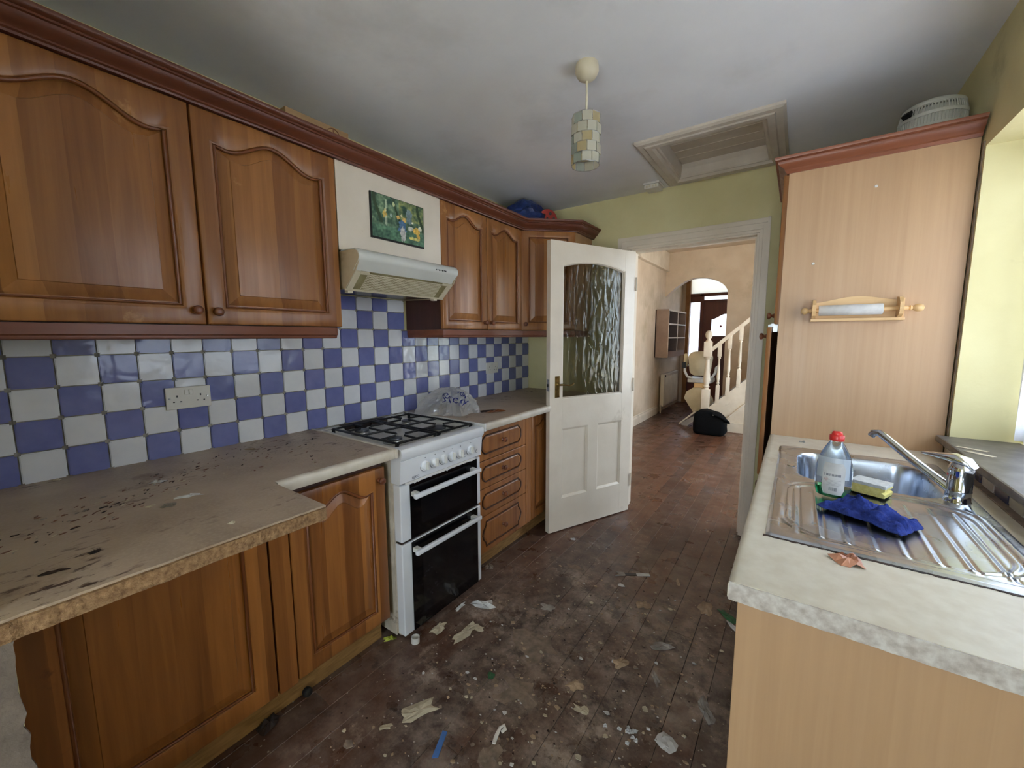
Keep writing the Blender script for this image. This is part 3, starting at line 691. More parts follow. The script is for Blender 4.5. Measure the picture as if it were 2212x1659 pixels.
    for j in range(nz):
        for i in range(nx):
            a = j*(nx+1)+i; fs.append((a, a+1, a+nx+2, a+nx+1))
            u, v = (i+.5)/nx, (j+.5)/nz
            n1 = mnoise.noise(Vector((u*9, v*6, 1))); n2 = mnoise.noise(Vector((u*26+3, v*18, 4)))
            g = max(0, min(1, .45+.7*n1+.45*n2)); dk, lt = (44, 74, 62), ((142, 168, 132) if v > .3 else (112, 156, 124))
            if v > .55 and u > .5: lt = (176, 178, 108)
            c = [dk[k]+(lt[k]-dk[k])*g for k in range(3)]
            for tx, tw in ((.47, .02), (.93, .03), (.1, .03)):
                if abs(u-tx-.06*math.sin(v*5)) < tw and v > .35: c = (52, 72, 48)
            for cx, cz, rx, rz, fc in figs:
                q = (((u-cx)/rx)**2+((v-cz)/rz)**2)/1.35
                if q < 1+.5*n2: c = [x*(1+.25*n2) for x in fc]
            cs.append(lin(c))
    me = bpy.data.meshes.new('print'); me.from_pydata(vs, [], fs); at = me.color_attributes.new('print_colour', 'FLOAT_COLOR', 'CORNER')
    for p in me.polygons:
        for li in p.loop_indices: at.data[li].color = cs[p.index]
    tt = NT('printed_picture'); tt.P(Base_Color=tt.n('VertexColor', layer_name='print_colour').outputs[0], Roughness=.4); me.materials.append(tt.m)
    o = bpy.data.objects.new('print', me); COL.objects.link(o); o.parent = t; o.matrix_parent_inverse = Matrix.Translation(-Vector(t['wm']))
hood_area()

WZ = .91
def base_units():
    # left base with one arched door and one wide end door
    t = thing('base_cabinet', 'wooden base cabinet with an arched door left of the cooker', 'cabinet', (.3, .7, 0))
    mk('carcass', bx(nb(), .01, .548, .465, .94, .12, .868), 'dark_side', t)
    raised_door(t, MX(.55, .537, .122), .404, .70, .055, st=.06, knob=(.375, .648), mat='oak_base')
    mk('corner_post', bx(nb(), .548, .568, .468, .532, .115, .868, .003), 'oak_base', t)
    t = thing('base_cabinet', 'wide wooden base cabinet under the broken worktop at the near left', 'cabinet', (.3, .2, 0))
    mk('carcass', bx(nb(), .01, .548, -.08, .46, .12, .868), 'dark_side', t)
    raised_door(t, MX(.55, -.083, .118), .545, .745, 0, st=.07, mat='oak_base')
    one('plinth', bx(nb(), .49, .505, -.08, .935, 0, .117, .001), 'plinth', 'stained plinth board under the base cabinets left of the cooker', 'plinth')
    one('plinth', bx(nb(), .49, .505, 1.535, 2.55, 0, .117, .001), 'plinth', 'stained plinth board under the drawers right of the cooker', 'plinth')
    # drawer unit
    t = thing('drawer_unit', 'worn wooden four drawer unit right of the cooker', 'drawers', (.3, 1.8, 0))
    mk('carcass', bx(nb(), .01, .548, 1.53, 2.05, .12, .868), 'dark_side', t)
    zs = [(.672, .85), (.508, .668), (.342, .504), (.118, .338)]
    for q, (z0, z1) in enumerate(zs):
        h = z1-z0; w = .512
        M = MX(.55, 1.535, z0); bm = nb(); bx(bm, 0, w, 0, h, 0, .018, .003); d = mk('drawer', bm, 'oak_base', t, M)
        iu, iv, c = .06, .036, .032
        if q < 3:
            L = [(iu+c, iv), (w-iu-c, iv), (w-iu-c*.75, iv+c*.15), (w-iu-c*.25, iv+c*.55), (w-iu, iv+c), (w-iu, h-iv-c), (w-iu-c*.25, h-iv-c*.55), (w-iu-c*.75, h-iv-c*.15), (w-iu-c, h-iv), (iu+c, h-iv), (iu+c*.75, h-iv-c*.15), (iu+c*.25, h-iv-c*.55), (iu, h-iv-c), (iu, iv+c), (iu+c*.25, iv+c*.55), (iu+c*.75, iv+c*.15)]
        else:
            L = [(iu+.03, iv), (w-iu-.03, iv), (w-iu-.03, iv+.02), (w-iu-.008, iv+.05), (w-iu, h/2), (w-iu-.008, h-iv-.05), (w-iu-.03, h-iv-.02), (w-iu-.03, h-iv), (iu+.03, h-iv), (iu+.03, h-iv-.02), (iu+.008, h-iv-.05), (iu, h/2), (iu+.008, iv+.05), (iu+.03, iv+.02)]
        bm = nb(); tube(bm, [Vector((u, v, .018)) for u, v in L], .0055, 6, True); mk('moulding', bm, 'dark_bead', d, M, smooth=60)
        bm = nb(); l2 = [Vector((u, v, .0175)) for u, v in inset(L, .004)]; l3 = [Vector((u, v, .0205)) for u, v in inset(L, .012)]
        loops(bm, [l2, l3], cap1=True); mk('field', bm, 'oak_base', d, M)
        knob_at(d, M, w*.5, h*.5, .0205)
    t = thing('base_cabinet', 'narrow wooden base cabinet partly hidden by the open door', 'cabinet', (.3, 2.25, 0))
    mk('carcass', bx(nb(), .01, .548, 2.055, 2.6, .12, .868), 'dark_side', t)
    mk('filler_post', bx(nb(), .548, .567, 2.053, 2.112, .118, .868, .002), 'oak_base', t)
    raised_door(t, MX(.55, 2.115, .122), .36, .735, .045, st=.055, mat='oak_base')
    # worktops
    t = thing('worktop', 'damaged brown worktop with broken chipboard edge at the near left', 'worktop', (.4, .4, .87))
    rn = random.Random(2)
    edge = [(.945+rn.uniform(-.0015, .0015), -.100+i*.0142) for i in range(40)]
    bm = nb(); pts = [(-.004, -.100)]+[(x-.008, y) for x, y in edge]+[(.94, .468), (.642, .468), (.642, .932), (-.004, .932)]
    prism(bm, pts, 'z', .905, WZ); mk('laminate', bm, 'worktop_brown', t)
    bm = nb(); pts = [(.0, -.100)]+[(x+rn.uniform(-.0012, .0018)-(.004*max(0, mnoise.noise(Vector((y*7, 1, 2))))), y) for x, y in edge]+[(.945, .466), (.64, .466), (.64, .93), (.0, .93)]
    prism(bm, pts, 'z', .872, .905); mk('chipboard_core', bm, 'chipboard', t)
    bm = nb(); prism(bm, [(.640, .871), (.652, .872), (.656, .878), (.656, .902), (.652, .909), (.642, .9112), (.632, .9112)], 'y', .474, .934); mk('front_edge', bm, 'laminate_edge', t, smooth=50)
    mk('joint_strip', bx(nb(), .0, .66, .932, .944, .872, .9135, .003), 'laminate_edge', t)
    t = thing('worktop', 'stained brown worktop right of the cooker', 'worktop', (.4, 2.2, .87))
    bm = nb(); bx(bm, .0, .64, 1.525, YB-.004, .872, WZ, .001); mk('laminate', bm, 'worktop_brown', t)
    bm = nb(); prism(bm, [(.640, .871), (.652, .872), (.656, .878), (.656, .902), (.652, .909), (.642, .9112), (.632, .9112)], 'y', 1.527, 2.95); mk('front_edge', bm, 'laminate_edge', t, smooth=50)
    mk('joint_strip', bx(nb(), .0, .66, 1.513, 1.526, .872, .9135, .003), 'enamel_dirty', t)
    # sockets
    for nm, yc, zc, w, h, lab in (('double_socket', .446, 1.137, .146, .086, 'white double socket with two switches on the check tiles at left'), ('double_socket', 2.41, 1.127, .146, .086, 'white double socket on the check tiles near the corner')):
        t = thing(nm, lab, 'socket', (.004, yc, zc-h/2))
        mk('faceplate', bx(nb(), .0025, .0145, yc-w/2, yc+w/2, zc-h/2, zc+h/2, .0025), 'white_plastic', t)
        for s in (-1, 1):
            mk('switch', bx(nb(), .0145, .0185, yc+s*.0075-.0065, yc+s*.0075+.0065, zc+.012, zc+.032, .0012), 'white_plastic', t)
        for s in (-1, 1):
            c = yc+s*.038
            for a in ((c-.0022, c+.0022, zc+.004, zc+.012), (c-.0142, c-.0082, zc-.016, zc-.012), (c+.0082, c+.0142, zc-.016, zc-.012)): mk('pin_slot', bx(nb(), .0142, .0149, *a), 'black_print', t)
            mk('screw', lathe(nb(), [(.0035, 0), (.003, .0012)], (.0145, yc+s*.0615, zc+.001), 'x', 10), 'steel_plate', t)
base_units()

# ------------------------------------------------------------------ cooker
def cooker():
    y0, y1 = .968, 1.503; yc = (y0+y1)/2
    t = thing('cooker', 'grimy white freestanding gas cooker with double oven', 'cooker', (.32, yc, 0))
    mk('body', bx(nb(), .06, .60, y0+.004, y1-.004, .03, .868), 'cooker_side', t)
    mk('side_panel', bx(nb(), .06, .575, y0, y0+.005, .02, .862, .001), 'cooker_side', t)
    mk('side_panel', bx(nb(), .06, .575, y1-.005, y1, .02, .862, .001), 'cooker_side', t)
    # hob: rim and sunken pan
    bm = nb()
    def ring(i, z, xf=0): return [Vector((.035+i, y0-.004+i, z)), Vector((.655-i+xf, y0-.004+i, z)), Vector((.655-i+xf, y1+.004-i, z)), Vector((.035+i, y1+.004-i, z))]
    loops(bm, [ring(0, .862), ring(0, .893), ring(.004, .9), ring(.02, .9), ring(.028, .888), ring(.034, .886)], cap1=True)
    hb = mk('hob', bm, 'enamel_dirty', t, smooth=30)
    bm = nb(); prism(bm, [(.60, .853), (.648, .85), (.656, .862), (.659, .885), (.655, .897), (.648, .901), (.60, .901)], 'y', y0-.005, y1+.005); mk('front_lip', bm, 'enamel', t, smooth=50)
    bm = nb(); bx(bm, .005, .036, y0-.004, y1+.004, .87, .904, .004); mk('rear_strip', bm, 'enamel_dirty', t)
    bm = nb(); rn = random.Random(4)
    for i in range(9):
        yy = 1.10+i*.027; bx(bm, .008+rn.uniform(0, .008), .085+rn.uniform(-.02, .03), yy-.02, yy+.03, .8865, .9052+rn.uniform(0, .002))
    mk('burnt_residue', bm, 'burnt', hb)
    # burners
    for bxx, byy, r in ((.205, 1.085, .036), (.205, 1.37, .026), (.475, 1.345, .048), (.475, 1.075, .036)):
        bm = nb(); lathe(bm, [(r*1.5, .886), (r*1.45, .889), (r*1.05, .890), (r*1.0, .898), (r*.92, .9)], (bxx, byy, 0), 'z', 28); b = mk('burner', bm, 'burner_metal', t, smooth=40)
        bm = nb(); lathe(bm, [(r*.97, .9), (r*.99, .903), (r*.93, .908), (r*.4, .909)], (bxx, byy, 0), 'z', 28); mk('burner_cap', bm, 'burner_grey', b, smooth=40)
        bm = nb(); lathe(bm, [(r*1.52, .8865), (r*1.9, .8868)], (bxx, byy, 0), 'z', 20, cap=False); mk('burner_well', bm, 'enamel_dirty', b)
    # two cast pan supports
    for ya, yb in ((.995, 1.222), (1.245, 1.478)):
        bm = nb(); ym = (ya+yb)/2; z = .913
        def bar(*p): tube(bm, p, .0055, 6)
        bar((.09, ya, z-.004), (.1, ya, z), (.59, ya, z), (.60, ya, z-.004)); bar((.09, yb, z-.004), (.1, yb, z), (.59, yb, z), (.60, yb, z-.004))
        bar((.1, ya, z), (.1, yb, z)); bar((.59, ya, z), (.59, yb, z)); bar((.34, ya, z), (.34, yb, z))
        for xc in (.205, .475):
            bar((xc, ya, z), (xc, ym-.03, z+.002)); bar((xc, yb, z), (xc, ym+.03, z+.002))
            bar((xc-.115, ym, z), (xc-.03, ym, z+.002)); bar((xc+.115, ym, z), (xc+.03, ym, z+.002))
        for xx in (.1, .59):
            for yy in (ya, yb): bx(bm, xx-.006, xx+.006, yy-.006, yy+.006, .887, z)
        mk('pan_support', bm, 'black_iron', t, smooth=60)
    # control panel, slightly raked
    bm = nb(); prism(bm, [(.58, .742), (.630, .742), (.636, .746), (.646, .846), (.64, .852), (.58, .852)], 'y', y0-.003, y1+.003); cp = mk('control_panel', bm, 'enamel', t, smooth=40)
    for q, yy in enumerate((1.105, 1.163, 1.221, 1.279, 1.337, 1.412)):
        c = (.640, yy, .797)
        bm = nb(); lathe(bm, [(.0265, 0), (.0265, .003), (.021, .0035), (.0195, .012), (.018, .0135)], c, 'x', 24); k = mk('knob', bm, 'enamel', t, smooth=40)
        mk('grip', bx(nb(), .652, .666, yy-.0055, yy+.0055, .779, .815, .003), 'white_plastic', k)
        bm = nb(); lathe(bm, [(.0285, .0), (.0285, .0016)], (.6395, yy, .797), 'x', 24); mk('bezel', bm, 'logo_grey', k)
    bm = nb()
    for yy in (1.105, 1.163, 1.221, 1.279, 1.337, 1.412):
        bx(bm, .6445, .6455, yy-.004, yy+.002, .832, .8335); bx(bm, .644, .6453, yy+.003, yy+.0045, .829, .835)
    for yy in (1.372, 1.465): tube(bm, [(.642, yy+.008*math.cos(a*PI/6), .776+.008*math.sin(a*PI/6)) for a in range(2, 11)], .001, 5)
    mk('panel_marking', bm, 'logo_grey', cp)
    bm = text_bm('BEKO', .0165, frameM((.6372, 1.052, .7565), (0, 1, 0), (.099, 0, .995), (.995, 0, -.099)), .0006)
    mk('lettering', bm, 'logo_grey', cp)
    # oven doors
    for z0, z1, hz in ((.478, .735, .684), (.036, .466, .424)):
        d = mk('oven_door', bx(nb(), .585, .632, y0, y1, z0, z1, .006, 3), 'enamel', t)
        mk('glass', bx(nb(), .6315, .6355, y0+.052, y1-.03, z0+.002, z1-.004, .001), 'black_glass', d)
        mk('inner_window', bx(nb(), .6350, .6362, y0+.115, y1-.075, z0+.05, z1-.06, .0004, 1), 'oven_window', d)
        bm = nb(); bx(bm, .662, .682, y0+.045, y1-.045, hz-.011, hz+.011, .007, 3); h = mk('handle', bm, 'enamel', d, smooth=50)
        for yy in (y0+.07, y1-.075): mk('handle_bracket', bx(nb(), .634, .664, yy-.012, yy+.012, hz-.008, hz+.012, .002), 'white_plastic', h)
    mk('rust_gap', bx(nb(), .59, .625, y0+.004, y1-.004, .468, .476), 'burnt', t); 
    bm = nb(); rn = random.Random(9); pts = []
    for i in range(40): pts.append((y0+.03+i*.012, .744))
    for i in range(40): pts.append((y0+.03+(39-i)*.012, .736-abs(rn.gauss(0, .004))))
    prism(bm, pts, 'x', .628, .6368); mk('peeling_trim', bm, 'enamel_dirty', t)
    for yy in (y0+.04, y1-.04):
        for xx in (.12, .56):
            bm = nb(); lathe(bm, [(.016, 0), (.016, .012), (.01, .014), (.01, .04)], (xx, yy, 0), 'z', 12); mk('foot', bm, 'dark_rubber', t)
    # bits beside the cooker
    bm = nb(); lathe(bm, [(.019, 0), (.019, .026), (.016, .026), (.016, .004)], (.655, 1.005, 0), 'z', 20, cap=False); lathe(bm, [(.019, 0), (.001, .001)], (.655, 1.005, .0005), 'z', 20)
    one('bottle_cap', bm, 'cap_white', 'white plastic cap on the floor at the near front corner of the cooker', 'cap', smooth=40)
cooker()

# ------------------------------------------------------------------ open kitchen door
def kitchen_door():
    W_, H_, T_ = .772, 1.985, .042
    d = bpy.data.objects.new('door_1', None); COL.objects.link(d)
    # hinge edge at the left jamb; leaf swings into the kitchen.  local u from hinge to free edge
    hinge = Vector((.950, 2.925, .006)); free = Vector((.632, 2.222, .006)); a = math.atan2(free.y-hinge.y, free.x-hinge.x)
    d.location = hinge; d.rotation_euler = (0, 0, a)
    tag(d, 'cream painted door with a textured glass panel, standing open into the kitchen', None, None, 'structure')
    # local axes: x along width, +y is the face away from / towards camera, z up. visible face is y = +T/2
    st = .105; gz0, gz1 = .94, 1.875; gx0, gx1 = .105, W_-.105
    n = 18; arch = [(gx0+(gx1-gx0)*i/n, gz1-.07+.07*math.sin(PI*(.14+.72*i/n)) if True else 0) for i in range(n+1)]
    a0 = arch[0][1]
    bm = nb()
    bx(bm, 0, gx0, -T_/2, T_/2, 0, H_, .002); bx(bm, gx1, W_, -T_/2, T_/2, 0, H_, .002)
    for p, q in zip(arch, arch[1:]): prism(bm, [p, q, (q[0], H_-.001), (p[0], H_-.001)], 'y', -T_/2+.0003, T_/2-.0003)
    bx(bm, gx0, gx1, -T_/2+.0003, T_/2-.0003, .735, gz0); bx(bm, gx0, gx1, -T_/2+.0003, T_/2-.0003, .001, .235); xm = W_/2; bx(bm, xm-.045, xm+.045, -T_/2+.0003, T_/2-.0003, .235, .735)
    mk('leaf_frame', bm, 'cream_gloss', d)
    for p0, p1 in ((gx0, xm-.045), (xm+.045, gx1)):
        p = mk('panel', bx(nb(), p0, p1, -.008, .008, .235, .735), 'cream_gloss', d)
        bm = nb()
        for s in (1, -1):
            L = [(p0, .235), (p1, .235), (p1, .735), (p0, .735)]
            loops(bm, [[Vector((u, s*(T_/2-.001), v)) for u, v in L], [Vector((u, s*(T_/2-.004), v)) for u, v in inset(L, .006)], [Vector((u, s*.012, v)) for u, v in inset(L, .014)], [Vector((u, s*.007, v)) for u, v in inset(L, .016)]])
        mk('moulding', bm, 'cream_gloss', p)
    bm = nb()
    gl = [(gx0-.003, gz0-.003), (gx1+.003, gz0-.003)]+[(x, z+.003) for x, z in reversed(arch)]
    gl = [(gx0-.003, gz0-.003), (gx1+.003, gz0-.003)]+[(gx0-.003+(gx1-gx0+.006)*i/n, arch[i][1]+.003) for i in range(n, -1, -1)]
    prism(bm, gl, 'y', -.003, .003); mk('glass_pane', bm, 'textured_glass', d)
    bm = nb()
    for s in (1, -1):
        loops(bm, [[Vector((u, s*(T_/2-.002), v)) for u, v in gl], [Vector((u, s*(T_/2-.004), v)) for u, v in inset(gl, .008)], [Vector((u, s*.0035, v)) for u, v in inset(gl, .015)]])
    mk('glazing_bead', bm, 'cream_gloss', d)
    # handles: on both faces near the free edge
    for s in (1, -1):
        hp = mk('handle_plate', bx(nb(), W_-.079, W_-.041, s*T_/2, s*(T_/2+.004), .955, 1.10, .0015) if s > 0 else bx(nb(), W_-.079, W_-.041, -T_/2-.004, -T_/2, .955, 1.10, .0015), 'brass', d)
        bm = nb(); yy = s*(T_/2+.004)
        lathe(bm, [(.014, 0), (.012, s*.008), (.008, s*.012)], (W_-.06, yy, 1.045), 'y', 14)
        tube(bm, [(W_-.06, yy, 1.045), (W_-.06, yy+s*.032, 1.045), (W_-.07, yy+s*.04, 1.046), (W_-.10, yy+s*.04, 1.042), (W_-.13, yy+s*.04, 1.037), (W_-.155, yy+s*.038, 1.041), (W_-.17, yy+s*.037, 1.05)], [.007, .007, .007, .006, .0055, .007, .006], 8)
        mk('lever', bm, 'brass', hp, smooth=60)
    mk('latch_plate', bx(nb(), W_-.0005, W_+.0015, -.011, .011, 1.0, 1.08), 'steel_plate', d)
    mk('latch_bolt', bx(nb(), W_, W_+.007, -.005, .006, 1.03, 1.05), 'black_print', d)
    for z in (.25, 1.0, 1.75): bm = nb(); lathe(bm, [(.007, z-.05), (.007, z+.05)], (-.008, T_/2+.004, 0), 'z', 10); mk('hinge', bm, 'cream_gloss', d)
kitchen_door()

# ------------------------------------------------------------------ pendant
def pendant():
    x, y = 1.251, 1.435
    t = thing('pendant_lamp', 'ceiling pendant with a cylindrical shade of pale shell pieces', 'lamp', (x, y, 2.03))
    bm = nb(); lathe(bm, [(.042, 2.412), (.044, 2.40), (.045, 2.385), (.041, 2.375), (.034, 2.364), (.022, 2.356), (.01, 2.352)], (x, y, 0), 'z', 32); mk('ceiling_rose', bm, 'yellowed_plastic', t, smooth=40)
    bm = nb(); tube(bm, [(x, y, 2.356), (x+.001, y, 2.30), (x, y, 2.235)], .0045, 8); tube(bm, [(x, y, 2.235), (x, y, 2.18)], .017, 12); mk('flex', bm, 'yellowed_plastic', t, smooth=60)
    sh = bpy.data.objects.new('shade', None)
    # shade: wire rings with five rows of shell pieces
    zt, zb, R = 2.222, 2.042, .056; rows = 5; n = 9; hh = (zt-zb)/rows
    bm = nb()
    for i in range(rows+1):
        z = zt-i*hh; tube(bm, [(x+R*math.cos(2*PI*k/n+(i % 2)*PI/n), y+R*math.sin(2*PI*k/n+(i % 2)*PI/n), z) for k in range(n)], .0014, 5, True)
    for k in range(3): a = 2*PI*k/3; tube(bm, [(x, y, 2.205), (x+R*math.cos(a), y+R*math.sin(a), zt)], .0012, 5)
    s = mk('shade_wire', bm, 'steel_plate', t)
    rn = random.Random(8)
    for i in range(rows):
        za, zb_ = zt-i*hh, zt-(i+1)*hh
        for k in range(n):
            a0, a1 = 2*PI*k/n+(i % 2)*PI/n+.03, 2*PI*(k+1)/n+(i % 2)*PI/n-.03; r = R+.0015*(i % 2)
            p = [Vector((x+r*math.cos(a), y+r*math.sin(a), z)) for a, z in ((a0, zb_+.001), (a1, zb_+.001), (a1, za-.001), (a0, za-.001))]
            q = [v+(Vector((x, y, v.z))-v).normalized()*.0012 for v in p]
            bm = nb(); loops(bm, [p, q], cap0=True, cap1=True)
            m = rn.choices(['capiz_clear', 'capiz_amber', 'capiz_green'], [5, 2, 2])[0]
            mk('shell_piece', bm, m, s)
    bpy.data.objects.remove(sh)
    bm = nb(); lathe(bm, [(.012, 2.18), (.014, 2.165), (.026, 2.14), (.03, 2.12), (.026, 2.1), (.012, 2.088), (.002, 2.085)], (x, y, 0), 'z', 20); mk('bulb', bm, 'bulb_white', t, smooth=60)
pendant()

# ------------------------------------------------------------------ right-hand side
def larder():
    t = thing('larder_cabinet', 'tall pale beech larder cabinet beside the sink', 'cabinet', (2.19, 2.4, 0))
    mk('side_panel', bx(nb(), 1.905, 2.474, 2.12, 2.138, 0, 2.09, .001), 'beech', t)
    bm = nb(); bx(bm, 1.93, 2.474, 2.138, 2.72, 1.42, 2.09); bx(bm, 1.93, 2.474, 2.70, 2.72, 0, 1.42); bx(bm, 2.45, 2.474, 2.138, 2.70, .1, 1.42); bx(bm, 1.93, 2.45, 2.138, 2.70, .68, .7); bx(bm, 1.93, 2.45, 2.138, 2.7, .08, .1)
    mk('carcass', bm, 'brown_melamine', t)
    def ldoor(z0, z1, ang, knob):
        # hinge at far edge
        hx, hy = 1.905, 2.712; u = Vector((-math.sin(ang), -math.cos(ang), 0)); nrm = Vector((-math.cos(ang), math.sin(ang), 0))
        M = frameM((hx, hy, z0), u, (0, 0, 1), nrm); w, h = .575, z1-z0
        raised_door(t, M, w, h, .05 if h > .5 else 0, st=.058, th=.02, knob=knob)
    ldoor(1.425, 2.082, 0.0, (.545, .04)); ldoor(.70, 1.412, .045, (.545, .67)); ldoor(.10, .69, .0, (.545, .545))
    bm = nb(); bx(bm, 1.872, 1.9, 2.20, 2.215, 1.39, 1.43); bx(bm, 1.862, 1.876, 2.185, 2.225, 1.385, 1.425); mk('hinge', bm, 'steel_plate', t)
    for x, z in ((2.199, 1.966), (2.015, 1.683)): mk('screw_cap', lathe(nb(), [(.006, 0), (.0045, -.003)], (x, 2.12, z), 'y', 10), 'white_plastic', t)
    pr = [(-.02, 0), (.004, 0), (.008, .006), (.012, .01), (.012, .016), (.022, .024), (.034, .032), (.038, .04), (.038, .046), (.048, .05), (.05, .056), (.05, .062), (-.02, .062)]
    bm = nb(); sweep(bm, pr, [(1.900, 2.74), (1.900, 2.118), (2.474, 2.118)], 2.078)
    one('cornice', bm, 'larder_cornice_wood', 'reddish moulded cornice around the top of the tall larder', 'cornice', smooth=40)
    # slotted drum on top
    c = (2.37, 2.315)
    t = thing('slotted_basket', 'round white slotted plastic basket on top of the larder', 'basket', (c[0], c[1], 2.09))
    R = .104
    bm = nb(); lathe(bm, [(R*.9, 2.092), (R*.94, 2.12), (R*.96, 2.2), (R*.9, 2.25), (R*.8, 2.27)], (c[0], c[1], 0), 'z', 36); mk('inner_drum', bm, 'vent_plastic', t, smooth=60)
    bm = nb()
    for z, r, h in ((2.10, R*.97, .016), (2.150, R, .012), (2.195, R, .012), (2.24, R*.985, .012), (2.28, R*.9, .016)):
        lathe(bm, [(r-.004, z-h/2), (r, z-h/2), (r, z+h/2), (r-.004, z+h/2)], (c[0], c[1], 0), 'z', 40, cap=False)
    lathe(bm, [(R*.93, 2.275), (R*.9, 2.288), (R*.75, 2.298), (R*.3, 2.303)], (c[0], c[1], 0), 'z', 40)
    mk('rim', bm, 'vent_plastic', t, smooth=50)
    bm = nb()
    for k in range(64):
        a = 2*PI*k/64
        for z0, z1 in ((2.105, 2.146), (2.154, 2.191), (2.199, 2.236), (2.244, 2.276)):
            tube(bm, [(c[0]+(R-.003)*math.cos(a), c[1]+(R-.003)*math.sin(a), z0), (c[0]+(R-.004-.006*(z0 > 2.24))*math.cos(a), c[1]+(R-.004-.006*(z0 > 2.24))*math.sin(a), z1)], .0022, 4)
    g = mk('slats', bm, 'vent_plastic', t)
    a = math.radians(214); bm = nb()
    tube(bm, [(c[0]+R*math.cos(a+q), c[1]+R*math.sin(a+q), 2.258) for q in (-.1, 0, .1, .2)], .013, 4, sq=1.0); mk('dark_slot', bm, 'dark_void', t)
    # kitchen roll holder
    t = thing('kitchen_roll_holder', 'pale pine kitchen roll holder screwed to the larder side', 'roll holder', (2.17, 2.12, 1.43))
    bm = nb(); top = [(2.022+.296*i/20, 1.512+.022*math.sin(PI*i/20)**2+(.008 if i in (0, 20) else 0)) for i in range(21)]
    prism(bm, [(2.022, 1.442), (2.318, 1.442)]+top[::-1], 'y', 2.108, 2.1195); mk('back_board', bm, 'pine', t)
    mk('base_ledge', bx(nb(), 2.02, 2.32, 2.085, 2.1195, 1.432, 1.445, .003), 'pine', t)
    for x in (2.03, 2.30):
        bm = nb(); pts = [(2.108, 1.445), (2.108, 1.525), (2.06, 1.52), (2.035, 1.50), (2.03, 1.475), (2.04, 1.455), (2.07, 1.445)]
        prism(bm, pts, 'x', x-.006, x+.006); mk('cheek', bm, 'pine', t)
    bm = nb(); lathe(bm, [(.001, 1.985), (.010, 1.988), (.0145, 1.996), (.012, 2.006), (.0065, 2.010), (.0085, 2.016), (.0085, 2.32), (.0065, 2.324), (.011, 2.328), (.007, 2.334), (.0135, 2.344), (.015, 2.354), (.011, 2.364), (.001, 2.368)], (0, 2.065, 1.477), 'x', 16); mk('dowel', bm, 'pine', t, smooth=50)
    bm = nb(); lathe(bm, [(.02, 2.046), (.0215, 2.048), (.0215, 2.248), (.02, 2.25)], (0, 2.065, 1.477), 'x', 24); tag(mk('paper_core', bm, 'roll_paper', t, smooth=50), 'nearly empty white paper roll')
larder()

